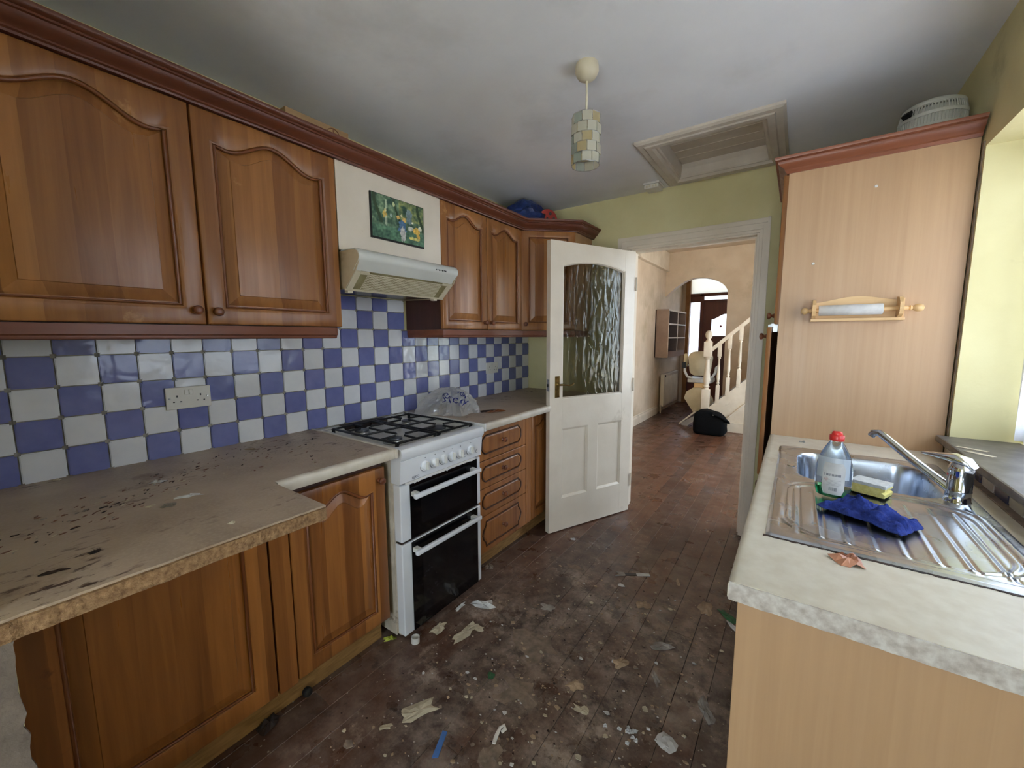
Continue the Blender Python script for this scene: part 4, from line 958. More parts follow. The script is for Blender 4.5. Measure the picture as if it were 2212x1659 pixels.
SX0, SX1, SY0, SY1 = 1.948, 2.418, .962, 1.90
def sink_area():
    t = thing('sink_cabinet', 'pale beech sink base cabinet at the near right', 'cabinet', (2.2, 1.42, 0))
    mk('end_panel', bx(nb(), 1.918, 2.475, .74, .758, 0, .871, .001), 'beech', t)
    bm = nb(); bx(bm, 2.45, 2.475, .76, 2.118, .1, .6); bx(bm, 1.94, 2.45, .76, 2.118, .1, .118); bx(bm, 1.94, 2.45, 1.3, 1.318, .118, .6)
    mk('carcass', bm, 'brown_melamine', t)
    for ya, yb in ((.762, 1.21), (1.213, 1.66), (1.663, 2.112)):
        M = frameM((1.94, yb, .122), (0, -1, 0), (0, 0, 1), (-1, 0, 0)); raised_door(t, M, yb-ya, .735, .05, knob=(.035, .69))
    mk('kickboard', bx(nb(), 1.97, 1.985, .76, 2.118, 0, .1), 'plinth', t)
    # worktop with a cut-out
    t = thing('worktop', 'pale cream worktop around the steel sink', 'worktop', (2.19, 1.42, .872))
    bm = nb(); a, b, c, d = SX0+.012, SX1-.012, SY0+.012, SY1-.012
    xs = [1.915, a, b, 2.476]; ys = [.718, c, d, 2.118]
    for i in range(3):
        for j in range(3):
            if i == 1 and j == 1: continue
            bx(bm, xs[i], xs[i+1], ys[j], ys[j+1], .873, WZ)
    bmesh.ops.remove_doubles(bm, verts=bm.verts, dist=1e-5)
    mk('slab', bm, 'pale_worktop', t)
    bm = nb(); prism(bm, [(1.918, .872), (1.906, .873), (1.902, .878), (1.902, .902), (1.905, .908), (1.914, .9107), (1.922, .9107)], 'y', .716, 2.119); mk('front_edge', bm, 'pale_worktop', t, smooth=60)
    bm = nb(); rn = random.Random(6)
    pts = [(1.904+i*.0143, .8725+rn.uniform(-.0006, .0014)) for i in range(41)]+[(1.904+i*.0143, .9095-abs(rn.gauss(0, .0006))) for i in range(40, -1, -1)]
    prism(bm, pts, 'y', .715, .7185); mk('end_edge', bm, 'pale_worktop_edge', t)
    bm = nb(); bx(bm, 2.455, 2.478, .72, 2.118, WZ, .914, .002); mk('sealant', bm, 'plaster_dust', t)
    # sink pressed from one sheet
    nx, ny = 188, 376; vs = []; fs = []
    def sdrr(x, y, cx, cy, hx, hy, r):
        qx, qy = abs(x-cx)-hx+r, abs(y-cy)-hy+r
        return math.hypot(max(qx, 0), max(qy, 0))+min(max(qx, qy), 0)-r
    sm = lambda e0, e1, v: (lambda q: q*q*(3-2*q))(max(0, min(1, (v-e0)/(e1-e0))))
    def zf(x, y):
        z = WZ+.0055
        eo = sdrr(x, y, (SX0+SX1)/2, (SY0+SY1)/2, (SX1-SX0)/2, (SY1-SY0)/2, .02)
        z -= .0052*sm(-.007, 0, eo)
        # sunken deck inside the rim
        di = sdrr(x, y, (SX0+SX1)/2-.006, (SY0+SY1)/2, (SX1-SX0)/2-.026, (SY1-SY0)/2-.026, .05)
        z -= .003*(1-sm(-.008, 0, di))
        # drainer tray with stepped ridge
        y1 = 1.375+.055*math.sin(max(0, min(1, (x-1.97)/.33))*PI/2)
        for k, ins in enumerate((0, .014)):
            dt = sdrr(x, y, 2.19-.008, (SY0+.05+1.44)/2, .205-ins, (1.44-SY0-.05)/2-ins, .10)
            z -= .0028*(1-sm(-.006, 0, dt))
            z += .0016*math.exp(-((dt-.004)/.003)**2)
        if SY0+.04 < y < 1.40 and 2.0 < x < 2.385:
            g = ((x-2.01)/.048); f = g-round(g); inside = sm(SY0+.04, SY0+.055, y)*(1-sm(1.37, 1.40, y))
            z += (.0022*math.exp(-((f+.13)/.075)**2)-.0020*math.exp(-((f-.09)/.07)**2))*inside
        # bowl
        db = sdrr(x, y, 2.185, 1.665, .178, .188, .075)
        z -= .155*(1-sm(-.03, .0, db)); z -= .003*(1-sm(0, .01, db))
        if db < -.03: z -= .012*sm(.03, .15, -db)
        # tap ledge stays flat
        return z
    for j in range(ny+1):
        for i in range(nx+1):
            x = SX0+(SX1-SX0)*i/nx; y = SY0+(SY1-SY0)*j/ny; vs.append((x, y, zf(x, y)))
    for j in range(ny):
        for i in range(nx): a = j*(nx+1)+i; fs.append((a, a+1, a+nx+2, a+nx+1))
    t = thing('sink', 'stainless steel sink with ribbed drainer set in the pale worktop', 'sink', (2.18, 1.43, WZ))
    me = bpy.data.meshes.new('sink_sheet'); me.from_pydata(vs, [], fs); me.materials.append(MATS['brushed_steel'])
    for p in me.polygons: p.use_smooth = True
    o = bpy.data.objects.new('pressed_sheet', me); COL.objects.link(o); o.parent = t; o.matrix_parent_inverse = Matrix.Translation(-Vector(t['wm']))
    bm = nb(); lathe(bm, [(.04, .744), (.038, .748), (.028, .748), (.026, .743)], (2.185, 1.665, 0), 'z', 24); mk('waste', bm, 'chrome', t)
    bm = nb(); lathe(bm, [(.012, 0), (.012, .003), (.009, .004)], (1.992, 1.60, WZ+.003), 'z', 16); mk('overflow_plug', bm, 'chrome', t)
    bm = nb(); rn = random.Random(1); pts = []
    for i in range(70): pts.append((SX0-.004+.0068*i, SY0-.003+rn.uniform(-.004, .001)))
    for i in range(69, -1, -1): pts.append((SX0-.004+.0068*i, SY0+.004))
    prism(bm, pts, 'z', WZ, WZ+.0012); mk('grime_line', bm, 'burnt', t)
    # tap
    x, y = 2.372, 1.482; z = WZ+.0025
    t = thing('mixer_tap', 'chrome single lever mixer tap with a long angled spout', 'tap', (x, y, z))
    bm = nb(); lathe(bm, [(.029, 0), (.0285, .004), (.026, .008), (.0255, .03), (.0262, .031), (.0262, .034), (.0255, .035), (.0255, .088), (.0258, .094), (.022, .106), (.012, .114)], (x, y, z), 'z', 32); mk('body', bm, 'chrome', t, smooth=50)
    P0, P1 = Vector((x-.015, y+.002, z+.032)), Vector((2.206, 1.60, 1.066))
    dirv = (P1-P0); pts = [P0, P0+dirv*.1, P0+dirv*.5, P0+dirv*.86+Vector((0, 0, .004)), P0+dirv*.95+Vector((0, 0, .004)), P1+Vector((-.004, .003, -.004)), P1+Vector((-.010, .007, -.016))]
    bm = nb(); tube(bm, pts, [.0125, .0125, .0115, .0115, .0115, .0115, .0105], 14); mk('spout', bm, 'chrome', t, smooth=60)
    L1 = Vector((2.300, 1.52, 1.033)); bm = nb()
    tube(bm, [(x+.022, y-.004, z+.098), (x+.01, y, z+.112), (x-.012, y+.006, z+.121), (x-.04, y+.02, z+.121), L1], [.02, .026, .022, .013, .006], 14, sq=.62); mk('lever', bm, 'chrome', t, smooth=60)
    bm = nb(); lathe(bm, [(.003, 0), (.003, .002)], (x-.0265, y-.002, z+.076), 'x', 8); mk('indicator', bm, 'red_plastic', t)
    # washing-up liquid
    x, y, z = 2.09, 1.335, WZ+.003
    t = thing('washing_up_bottle', 'clear washing-up liquid bottle with a red cap and a little green soap', 'bottle', (x, y, z))
    a = math.radians(-12); U, V_ = Vector((math.cos(a), math.sin(a), 0)), Vector((-math.sin(a), math.cos(a), 0))
    def el(r, d_, h, n=28): return [Vector((x, y, z+h))+U*r*math.cos(2*PI*k/n)+V_*d_*math.sin(2*PI*k/n) for k in range(n)]
    prof = [(.03, .02, .001), (.037, .025, .004), (.041, .028, .02), (.0425, .029, .045), (.0425, .029, .08), (.040, .028, .10), (.033, .025, .125), (.022, .018, .148), (.0145, .0145, .162), (.013, .013, .168)]
    bm = nb(); loops(bm, [el(*p) for p in prof], cap0=True, cap1=True); mk('bottle_body', bm, 'clear_plastic', t, smooth=60)
    bm = nb(); loops(bm, [el(p[0]-.0018, p[1]-.0018, max(p[2], .003)) for p in prof[:2]]+[el(.0392, .0262, .02), el(.04, .0268, .03), el(.001, .001, .0302)], cap0=True, cap1=True); mk('soap', bm, 'green_soap', t, smooth=60)
    bm = nb(); lathe(bm, [(.0165, .164), (.0175, .166), (.0175, .178), (.016, .180)], (x, y, z), 'z', 24); loops(bm, [el(.0125, .0095, h, 16) for h in (.18, .186)]+[el(.009, .006, .19, 16)], cap1=True); mk('cap', bm, 'red_plastic', t, smooth=40)
    # front label follows the bottle
    def lab(bm, u0, u1, z0, z1, off, n=10, rc=.0):
        rows = []
        for jj in range(7):
            zz = z0+(z1-z0)*jj/6; row = []
            k = 1-rc*max(0, (abs(jj-3)-2))
            for i in range(n+1):
                u = (u0+u1)/2+(u1-u0)/2*k*(2*i/n-1); q = max(-.98, min(.98, u/.0425)); d_ = .029*math.sqrt(1-q*q)
                row.append(Vector((x, y, z+zz))+U*u-V_*(d_+off))
            rows.append(row)
        loops(bm, rows, cyc=False); return bm
    mk('sleeve', lab(nb(), -.036, .037, .058, .118, .0006), 'label_film', t, smooth=80)
    l = mk('label', lab(nb(), -.021, .029, .013, .104, .0012, rc=.2), 'paper_white', t, smooth=80)
    bm = nb(); rn = random.Random(12)
    for i in range(13): lab(bm, -.012+i*.0026, -.0105+i*.0026+rn.uniform(-.0004, .0004), .066, .0725, .0016, 2)
    lab(bm, -.0165, -.0155, .0655, .0735, .0016, 1)
    for i in range(14): w_ = rn.choice((.0005, .0009, .0013)); lab(bm, -.004+i*.0013, -.004+i*.0013+w_*.6, .024, .034, .0016, 1)
    for i in range(5): lab(bm, -.010, .022, .040+i*.0035, .0404+i*.0035, .0016, 4)
    mk('label_print', bm, 'logo_grey', l)
    bm = nb(); c = Vector((x, y, z+.056))+U*-.0115-V_*(.029*math.sqrt(1-(.0115/.0425)**2)+.0018)
    tube(bm, [c+U*.005, c+Vector((0, 0, .005)), c-U*.005, c-Vector((0, 0, .005))], .0004, 4, True); tube(bm, [c+Vector((0, 0, .002)), c-Vector((0, 0, .001))], .0004, 4); tube(bm, [c-Vector((0, 0, .0018)), c-Vector((0, 0, .0025))], .0004, 4)
    mk('hazard_mark', bm, 'red_print', l)
    # sponge
    t = thing('sponge', 'yellow sponge with a white scouring side, notched for fingers', 'sponge', (2.19, 1.42, z))
    a = math.radians(-24); M = frameM((2.185, 1.432, z), (math.cos(a), math.sin(a), 0), (-math.sin(a), math.cos(a), 0), (0, 0, 1))
    bm = nb(); cs = [(-.04, 0), (.04, 0), (.041, .010), (.032, .0145), (.04, .020), (.04, .026), (-.04, .026), (-.04, .020), (-.032, .0145), (-.041, .010)]
    prism(bm, cs, 'y', -.03, .03); mk('foam', bm, 'sponge_yellow', t, M)
    bm = nb(); bx(bm, -.041, .041, -.031, .031, .026, .036, .002); mk('scourer', bm, 'scourer_white', t, M)
    # cloth
    t = None
    cor = [Vector((2.052, 1.232, 0)), Vector((2.205, 1.118, 0)), Vector((2.255, 1.20, 0)), Vector((2.115, 1.305, 0))]
    n = 64; vs = []; fs = []
    for j in range(n+1):
        for i in range(n+1):
            u, v = i/n, j/n; p = (cor[0]*(1-u)+cor[1]*u)*(1-v)+(cor[3]*(1-u)+cor[2]*u)*v
            e = min(u, 1-u, v, 1-v); p = p+Vector((mnoise.noise(Vector((u*4, v*4, 1)))*.018, mnoise.noise(Vector((u*4, v*4, 7)))*.018, 0))
            h = .006+.052*abs(mnoise.noise(Vector((u*3.6+2, v*3.0, 3))))+.020*abs(mnoise.noise(Vector((u*8, v*7, 5))))+.004*mnoise.noise(Vector((u*24, v*24, 5)))+.008*math.sin(u*3)*sm(0, .25, e)
            h = max(.0012, h*sm(-.03, .16, e)+.0015); vs.append((p.x, p.y, WZ+.004+h))
    for j in range(n):
        for i in range(n): q = j*(n+1)+i; fs.append((q, q+1, q+n+2, q+n+1))
    me = bpy.data.meshes.new('cloth'); me.from_pydata(vs, [], fs); me.materials.append(MATS['blue_cloth'])
    for p in me.polygons: p.use_smooth = True
    o = bpy.data.objects.new('cleaning_cloth', me); COL.objects.link(o); md = o.modifiers.new('thick', 'SOLIDIFY'); md.thickness = .0022; md.offset = -1
    tag(o, 'crumpled royal blue cleaning cloth on the drainer', 'cloth')
    # small things on the worktop
    scrap('foil_scrap', 'crumpled copper coloured wrapper on the pale worktop in front of the sink', 'wrapper', (2.097, .93, WZ), .026, .03, .3, 'copper_foil', .016, 21)
    bm = nb(); bx(bm, 2.015, 2.035, 2.02, 2.028, WZ, WZ+.004, .001); bx(bm, 2.029, 2.036, 2.018, 2.031, WZ, WZ+.007, .001)
    one('small_clip', bm, 'steel_plate', 'tiny metal clip on the worktop behind the sink', 'clip')
    for q, (px, py, w, h, rz) in enumerate(((2.49, 1.885, .075, .018, -.6), (2.49, 1.815, .07, .02, -.75))):
        bm = nb(); bx(bm, -w/2, w/2, -h/2, h/2, 0, .0012); bmesh.ops.rotate(bm, verts=bm.verts, cent=(0, 0, 0), matrix=Matrix.Rotation(rz, 3, 'Z')); bmesh.ops.translate(bm, verts=bm.verts, vec=(px, py, .9862))
        one('paper_strip', bm, 'paper_cream', ('pale paper strip on the dark window sill, the one farther back', 'pale paper strip on the dark window sill, the nearer one')[q], 'paper')
    # net curtain and pole; unseen span widened to dim the window
    t = thing('curtain', 'grey white net curtain hanging in the window recess', 'curtain', (2.62, 1.9, 1.0))
    ls = []; nz_ = 14
    for k in range(nz_+1):
        z_ = 1.005+(1.97-1.005)*k/nz_; row = []
        for i in range(201):
            f = i/200; yy = 2.06-1.48*f; row.append(Vector((2.632+.018*math.sin(f*130+.4*math.sin(z_*3))*(1-.3*k/nz_)+.012*mnoise.noise(Vector((f*5, z_*2, 2))), yy, z_+.006*math.sin(f*20)*(k == 0))))
        ls.append(row)
    bm = nb(); loops(bm, ls, cyc=False); mk('net_fabric', bm, 'net_curtain', t, smooth=180)
    bm = nb(); tube(bm, [(2.632, .56, 1.975), (2.632, 2.085, 1.975)], .012, 12); mk('pole', bm, 'knob_wood', t, smooth=60)

def scrap(name, label, cat, loc, rx, ry, rot, mat, lift, seed, group=None, n=13, jag=.35):
    rn = random.Random(seed); bm = nb(); out = []; mid = []
    for i in range(n):
        a = 2*PI*i/n; k = 1+rn.uniform(-jag, jag)
        # squarish outline
        q = 1/max(abs(math.cos(a)), abs(math.sin(a))); k *= .55+.45*q
        out.append(Vector((rx*k*math.cos(a), ry*k*math.sin(a), .0004+lift*rn.uniform(0, .5))))
        mid.append(Vector((rx*k*.5*math.cos(a+.2), ry*k*.5*math.sin(a+.2), .0004+lift*rn.uniform(.1, 1))))
    T = Matrix.Translation(loc)@Matrix.Rotation(rot, 4, 'Z')
    dn = Vector((0, 0, -.0004)); low = [Vector((p.x, p.y, max(0, p.z-.0012))) for p in out]; lowm = [Vector((p.x, p.y, max(0.0, p.z-.0012))) for p in mid]
    rows = loops(bm, [lowm, low, out, mid]); c = bm.verts.new((0, 0, lift*.4+.0006)); c2 = bm.verts.new((0, 0, max(0, lift*.4-.0006)))
    for i in range(n):
        bm.faces.new((rows[3][i], rows[3][(i+1) % n], c)); bm.faces.new((rows[0][(i+1) % n], rows[0][i], c2))
    bm.transform(T)
    return one(name, bm, mat, label, cat, group)
sink_area()

def carrier_bag():
    t = thing('carrier_bag', 'crumpled translucent carrier bag with blue lettering on the worktop by the cooker', 'bag', (.2, 1.70, WZ))
    c = Vector((.20, 1.70, WZ)); n, m = 64, 18; ls = []
    def ridge(v): return 1-2*abs(mnoise.noise(v))
    def surf(a, k):
        ca, sa = math.cos(a), math.sin(a)
        e = 1+.16*mnoise.noise(Vector((ca*1.9, sa*1.9, 3)))+.28*(1-k)*(max(0, math.cos(a-1.35))**14+max(0, math.cos(a-.35))**16+max(0, math.cos(a+.55))**16+max(0, math.cos(a+1.75))**14)-.06+.10*ridge(Vector((ca*3.2, sa*3.2, 9)))*(1-k)
        rx, ry = .175*e, .15*e
        s_ = (1-k)**.95; h = math.sin(k*PI/2)**.95
        p = Vector((rx*ca*s_, ry*sa*s_+.03*k, .14*h))
        fold = .020*ridge(Vector((ca*2.6+k, sa*2.6, k*1.6)))+.011*ridge(Vector((ca*6, sa*6, k*4)))+.006*mnoise.noise(Vector((ca*15, sa*15, k*12)))
        p += Vector((ca, sa, .35)).normalized()*fold*(.5+1.0*math.sin(PI*min(.95, k+.1)))
        p.z = max(p.z, .0012)
        p = c+p; p.x = max(p.x, .012); return p
    for j in range(m+1): ls.append([surf(2*PI*i/n, j/m*.985) for i in range(n)])
    bm = nb(); loops(bm, ls, cap1=True); bb = mk('film', bm, 'bag_film', t)
    bm = nb(); tube(bm, [(.345, 1.60, .925), (.375, 1.585, .914), (.40, 1.60, .912), (.408, 1.63, .912), (.405, 1.66, .913), (.37, 1.685, .922)], [.004, .004, .003, .003, .006, .010], 6, sq=.5); mk('handle_loop', bm, 'bag_film', t, smooth=60)
    # lettering wrapped on the film
    cam = Vector((1.98, -.106, 1.373))
    from mathutils.bvhtree import BVHTree
    bt = BVHTree.FromPolygons([v.co[:] for v in bb.data.vertices], [list(p.vertices) for p in bb.data.polygons])
    bmall = nb()
    nd = Vector((.82, -.5, .28)).normalized(); uu = Vector((.5, .82, 0)).normalized(); vv = nd.cross(uu).normalized()
    if vv.z < 0: vv = -vv
    for s_, u, v, rot, sz in (('e', -.028, .040, 25, .084), ('r', -.045, .006, -160, .068), ('r', -.008, .010, 10, .08), ('e', .020, .004, -20, .074), ('v', .026, -.026, 10, .06), ('e', .068, .034, 100, .076), ('R', .072, -.008, 115, .084), ('-', .05, .056, 15, .07)):
        b2 = text_bm(s_, sz, Matrix.Rotation(math.radians(rot), 4, 'Z'), 0)
        bmesh.ops.triangulate(b2, faces=b2.faces); bmesh.ops.subdivide_edges(b2, edges=b2.edges, cuts=1, use_grid_fill=True)
        for ve in b2.verts:
            o0 = c+Vector((0, 0, .045))+nd*.6+uu*(u+ve.co.x)+vv*(v+ve.co.y)
            hit = bt.ray_cast(o0, -nd)
            ve.co = (hit[0]+nd*.0016) if hit[0] else Vector((.2, 1.7, .95))
        me = bpy.data.meshes.new('x'); b2.to_mesh(me); b2.free(); bmall.from_mesh(me); bpy.data.meshes.remove(me)
    mk('lettering', bmall, 'blue_print', t)
carrier_bag()

# ------------------------------------------------------------------ hall things
def hall_things():
    # cubby shelf
    x0, x1, y0, y1, z0, z1 = 0, .215, 6.9, 8.15, 1.01, 1.815
    t = thing('pigeonhole_shelf', 'taupe wall shelf of six pigeonholes in the hall', 'shelf', (.12, 7.3, z0))
    mk('back', bx(nb(), .0, .015, y0, y1, z0, z1), 'cubby_back', t)
    bm = nb(); bx(bm, 0, x1, y0, y0+.02, z0, z1); bx(bm, 0, x1, y1-.02, y1, z0, z1); bx(bm, .001, x1-.001, y0+.02, y1-.02, z0+.001, z0+.1); bx(bm, .001, x1-.001, y0+.02, y1-.02, z1-.025, z1-.001); mk('case', bm, 'cubby_taupe', t)
    for k in range(1, 3): mk('shelf_board', bx(nb(), .0, x1-.002, y0+.02, y1-.02, z0+.1+k*.232-.01, z0+.1+k*.232+.01), 'cubby_taupe', t)
    mk('divider', bx(nb(), .0, x1-.002, (y0+y1)/2-.012, (y0+y1)/2+.012, z0+.1, z1-.025), 'cubby_back', t)
    bm = nb(); bx(bm, x1-.001, x1+.006, (y0+y1)/2-.012, (y0+y1)/2+.012, z0+.1, z1-.025)
    mk('divider_lip', bm, 'hall_paint_white', t)
    for k in range(1, 3): mk('shelf_lip', bx(nb(), x1-.001, x1+.007, y0+.02, y1-.02, z0+.1+k*.232-.011, z0+.1+k*.232+.011), 'hall_paint_white', t)
    mk('case_lip', bx(bx(nb(), x1, x1+.005, y0, y0+.02, z0, z1), x1, x1+.005, y0+.02, y1, z1-.026, z1), 'hall_paint_white', t)
    # radiator
    t = thing('radiator', 'white panel radiator under the hall shelf', 'radiator', (.06, 7.7, .1))
    mk('panel', bx(nb(), .035, .10, 7.22, 8.25, .12, .70, .008), 'radiator_white', t)
    bm = nb()
    for i in range(20): bx(bm, .098, .104, 7.26+i*.049, 7.28+i*.049, .17, .65, .002)
    mk('ribs', bm, 'radiator_white', t)
    bm = nb(); tube(bm, [(.06, 7.2, 0), (.06, 7.2, .14)], .01, 8); tube(bm, [(.06, 7.2, .12), (.06, 7.24, .15)], .016, 10); mk('valve', bm, 'radiator_white', t)
    bm = nb(); lathe(bm, [(.02, 0), (.02, .012)], (.10, 7.28, .665), 'x', 12); mk('air_plug', bm, 'black_print', t)
    # staircase rising to the right
    t = thing('staircase', 'cream painted staircase rising to the right in the hall', 'staircase', (1.6, 6.6, 0))
    sl = .96; f = lambda x: .33+sl*(x-.976)
    bm = nb(); prism(bm, [(.99, 0), (3.19, 0), (3.19, 2.42), (2.9, f(2.9)-.03), (.99, f(.99)-.03)], 'y', 6.315, 6.34); mk('spandrel', bm, 'hall_paint_white', t)
    bm = nb(); prism(bm, [(.93, f(.93)-.20), (2.95, f(2.95)-.20), (2.95, f(2.95)), (.93, f(.93))], 'y', 6.285, 6.32); mk('string', bm, 'hall_paint_white', t)
    bm = nb(); tube(bm, [(1.10, 6.305, 0.05), (1.40, 6.305, .385), (2.6, 6.305, 1.55)], .012, 8); mk('bead', bm, 'hall_paint_white', t)
    mk('skirting', bx(nb(), .99, 3.19, 6.292, 6.315, 0, .14, .004), 'hall_paint_white', t)
    for i in range(10):
        xx = 1.0+i*.21; mk('step', bx(nb(), xx, min(xx+.24, 3.19), 6.34, 7.3, .2*(i+1)-.035, .2*(i+1), .004), 'brown_door', t)
        mk('riser', bx(nb(), xx+.015, xx+.03, 6.34, 7.3, .2*i, .2*(i+1)-.035), 'hall_paint_white', t)
    h = lambda x: 1.165+.925*(x-.976)
    bm = nb(); prism(bm, [(.94, h(.94)-.03), (2.6, h(2.6)-.03), (2.6, h(2.6)+.035), (.94, h(.94)+.035)], 'y', 6.275, 6.33); mk('handrail', bm, 'hall_paint_white', t)
    def turned(x, zb, zt, s):
        bm = nb(); L = zt-zb
        bx(bm, x-s, x+s, 6.302-s, 6.302+s, zb, zb+L*.30, .003); bx(bm, x-s, x+s, 6.302-s, 6.302+s, zb+L*.78, zt, .003)
        lathe(bm, [(s*.9, zb+L*.30), (s*.55, zb+L*.32), (s*.9, zb+L*.34), (s*.6, zb+L*.36), (s*.95, zb+L*.44), (s*.7, zb+L*.6), (s*.5, zb+L*.74), (s*.9, zb+L*.76), (s*.6, zb+L*.775), (s*.9, zb+L*.785)], (x, 6.302, 0), 'z', 14); return bm
    nw = mk('newel_post', turned(.935, .30, 1.29, .052), 'hall_paint_white', t, smooth=40)
    bm = nb(); lathe(bm, [(.045, 1.29), (.03, 1.31), (.026, 1.325), (.045, 1.36), (.05, 1.395), (.04, 1.43), (.012, 1.452)], (.935, 6.302, 0), 'z', 18); mk('newel_cap', bm, 'hall_paint_white', nw, smooth=60)
    for x in (1.085, 1.21, 1.342, 1.475, 1.61, 1.745, 1.88, 2.015): mk('baluster', turned(x, f(x)-.03, h(x)-.0, .024), 'hall_paint_white', t, smooth=40)
    # stairlift
    t = thing('stairlift', 'beige stairlift chair parked at the foot of the stairs', 'stairlift', (.78, 6.5, 0))
    M = frameM((.80, 6.52, 0), (1, 0, 0), (0, 0, 1), (0, -1, 0))
    def rr(w, hh, r, n=6, taper=0):
        l = []
        for cx, cy, a0 in ((w/2-r, r, -90), (w/2-r+taper, hh-r, 0), (-w/2+r-taper, hh-r, 90), (-w/2+r, r, 180)):
            for i in range(n+1): a = math.radians(a0+90*i/n); l.append((cx+r*math.cos(a), cy+r*math.sin(a)))
        return l
    def slab(l, v0, w0, w1):
        bm = nb(); I = inset(l, .012); V = lambda q, w: [Vector((u, v+v0, w)) for u, v in q]
        loops(bm, [V(I, w0), V(l, w0+.01), V(l, w1-.01), V(I, w1)], cap0=True, cap1=True); return bm
    mk('backrest', slab(rr(.30, .37, .1, taper=.02), .77, -.03, .03), 'stairlift_beige', t, M, smooth=40)
    bm = nb(); bx(bm, -.17, .17, .66, .73, -.30, .02, .02, 3); mk('seat', bm, 'stairlift_grey', t, M, smooth=40)
    for s in (-1, 1):
        bm = nb(); tube(bm, [Vector((s*.10, .73, .02)), Vector((s*.17, .75, .02)), Vector((s*.215, .83, .01)), Vector((s*.22, .90, -.02)), Vector((s*.22, .91, -.22))], .02, 8); mk('armrest', bm, 'stairlift_grey', t, M, smooth=60)
    mk('arm_pad', slab(rr(.06, .2, .025), .9, -.05, .0), 'stairlift_beige', t, frameM((.80-.22, 6.55, 0), (1, 0, 0), (0, 0, 1), (0, -1, 0)), smooth=40)
    bm = nb(); bx(bm, -.08, .10, .40, .66, -.1, .0, .02, 3); mk('carriage', bm, 'pine', t, M)
    bm = nb(); pts = [(-.20, .42), (-.17, .52), (-.08, .585), (.03, .59), (.13, .54), (.2, .45), (.22, .36), (.02, .17), (-.03, .165)]
    loops(bm, [[Vector((u, v, .0)) for u, v in inset(pts, .02)], [Vector((u, v, .01)) for u, v in pts], [Vector((u, v, .05)) for u, v in pts], [Vector((u, v, .06)) for u, v in inset(pts, .02)]], cap0=True, cap1=True); mk('footrest_cover', bm, 'stairlift_beige', t, M, smooth=40)
    bm = nb(); prism(bm, [(.575, .03), (.60, .0), (.68, .0), (1.6, .88), (1.6, .95), (.80, .185)], 'y', 6.40, 6.43); mk('rail', bm, 'rail_metal', t)
    bm = nb(); prism(bm, [(.572, .02), (.80, .235), (.785, .25), (.56, .035)], 'y', 6.36, 6.47); mk('rail_ramp', bm, 'hall_paint_white', t)
    bm = nb(); bx(bm, .565, .60, 7.16, 7.18, .80, .90); mk('control_box', bx(nb(), .545, .60, 6.50, 6.53, .88, .97, .004), 'black_print', t); bm.free()
    # black holdall
    t = thing('holdall', 'black fabric bag lying on the hall floor at the foot of the stairs', 'bag', (1.05, 6.03, 0))
    bm = nb(); bx(bm, -1, 1, -1, 1, -1, 1); bmesh.ops.bevel(bm, geom=list(bm.edges), offset=.32, segments=5, affect='EDGES', profile=.5); bmesh.ops.subdivide_edges(bm, edges=bm.edges, cuts=2, use_grid_fill=True)
    for v in bm.verts:
        p = v.co.copy(); k = 1+.06*mnoise.noise(p*1.7); q = max(0, p.z)
        v.co = Vector((1.055+p.x*.205*k*(1-.22*q*q)-.02*q, 6.03+p.y*.13*k*(1-.25*q), .15+p.z*(.149 if p.z < 0 else .19*(1-.16*abs(p.x+.2)**1.5+.08*mnoise.noise(p*2)))))
        v.co.z = max(v.co.z, .001)
    mk('bag_body', bm, 'black_cloth', t, smooth=60)
    bm = nb(); tube(bm, [(1.10, 5.93, .30), (1.18, 5.90, .285), (1.27, 5.92, .235), (1.29, 5.95, .20), (1.25, 5.97, .21), (1.17, 5.96, .27)], .022, 8, sq=.7); mk('strap', bm, 'black_cloth', t, smooth=60)
    bm = nb(); bx(bm, 1.095, 1.12, 5.905, 5.915, .285, .30, .003); mk('zip_pull', bm, 'steel_plate', t)
    # white ornament through the balusters
hall_things()

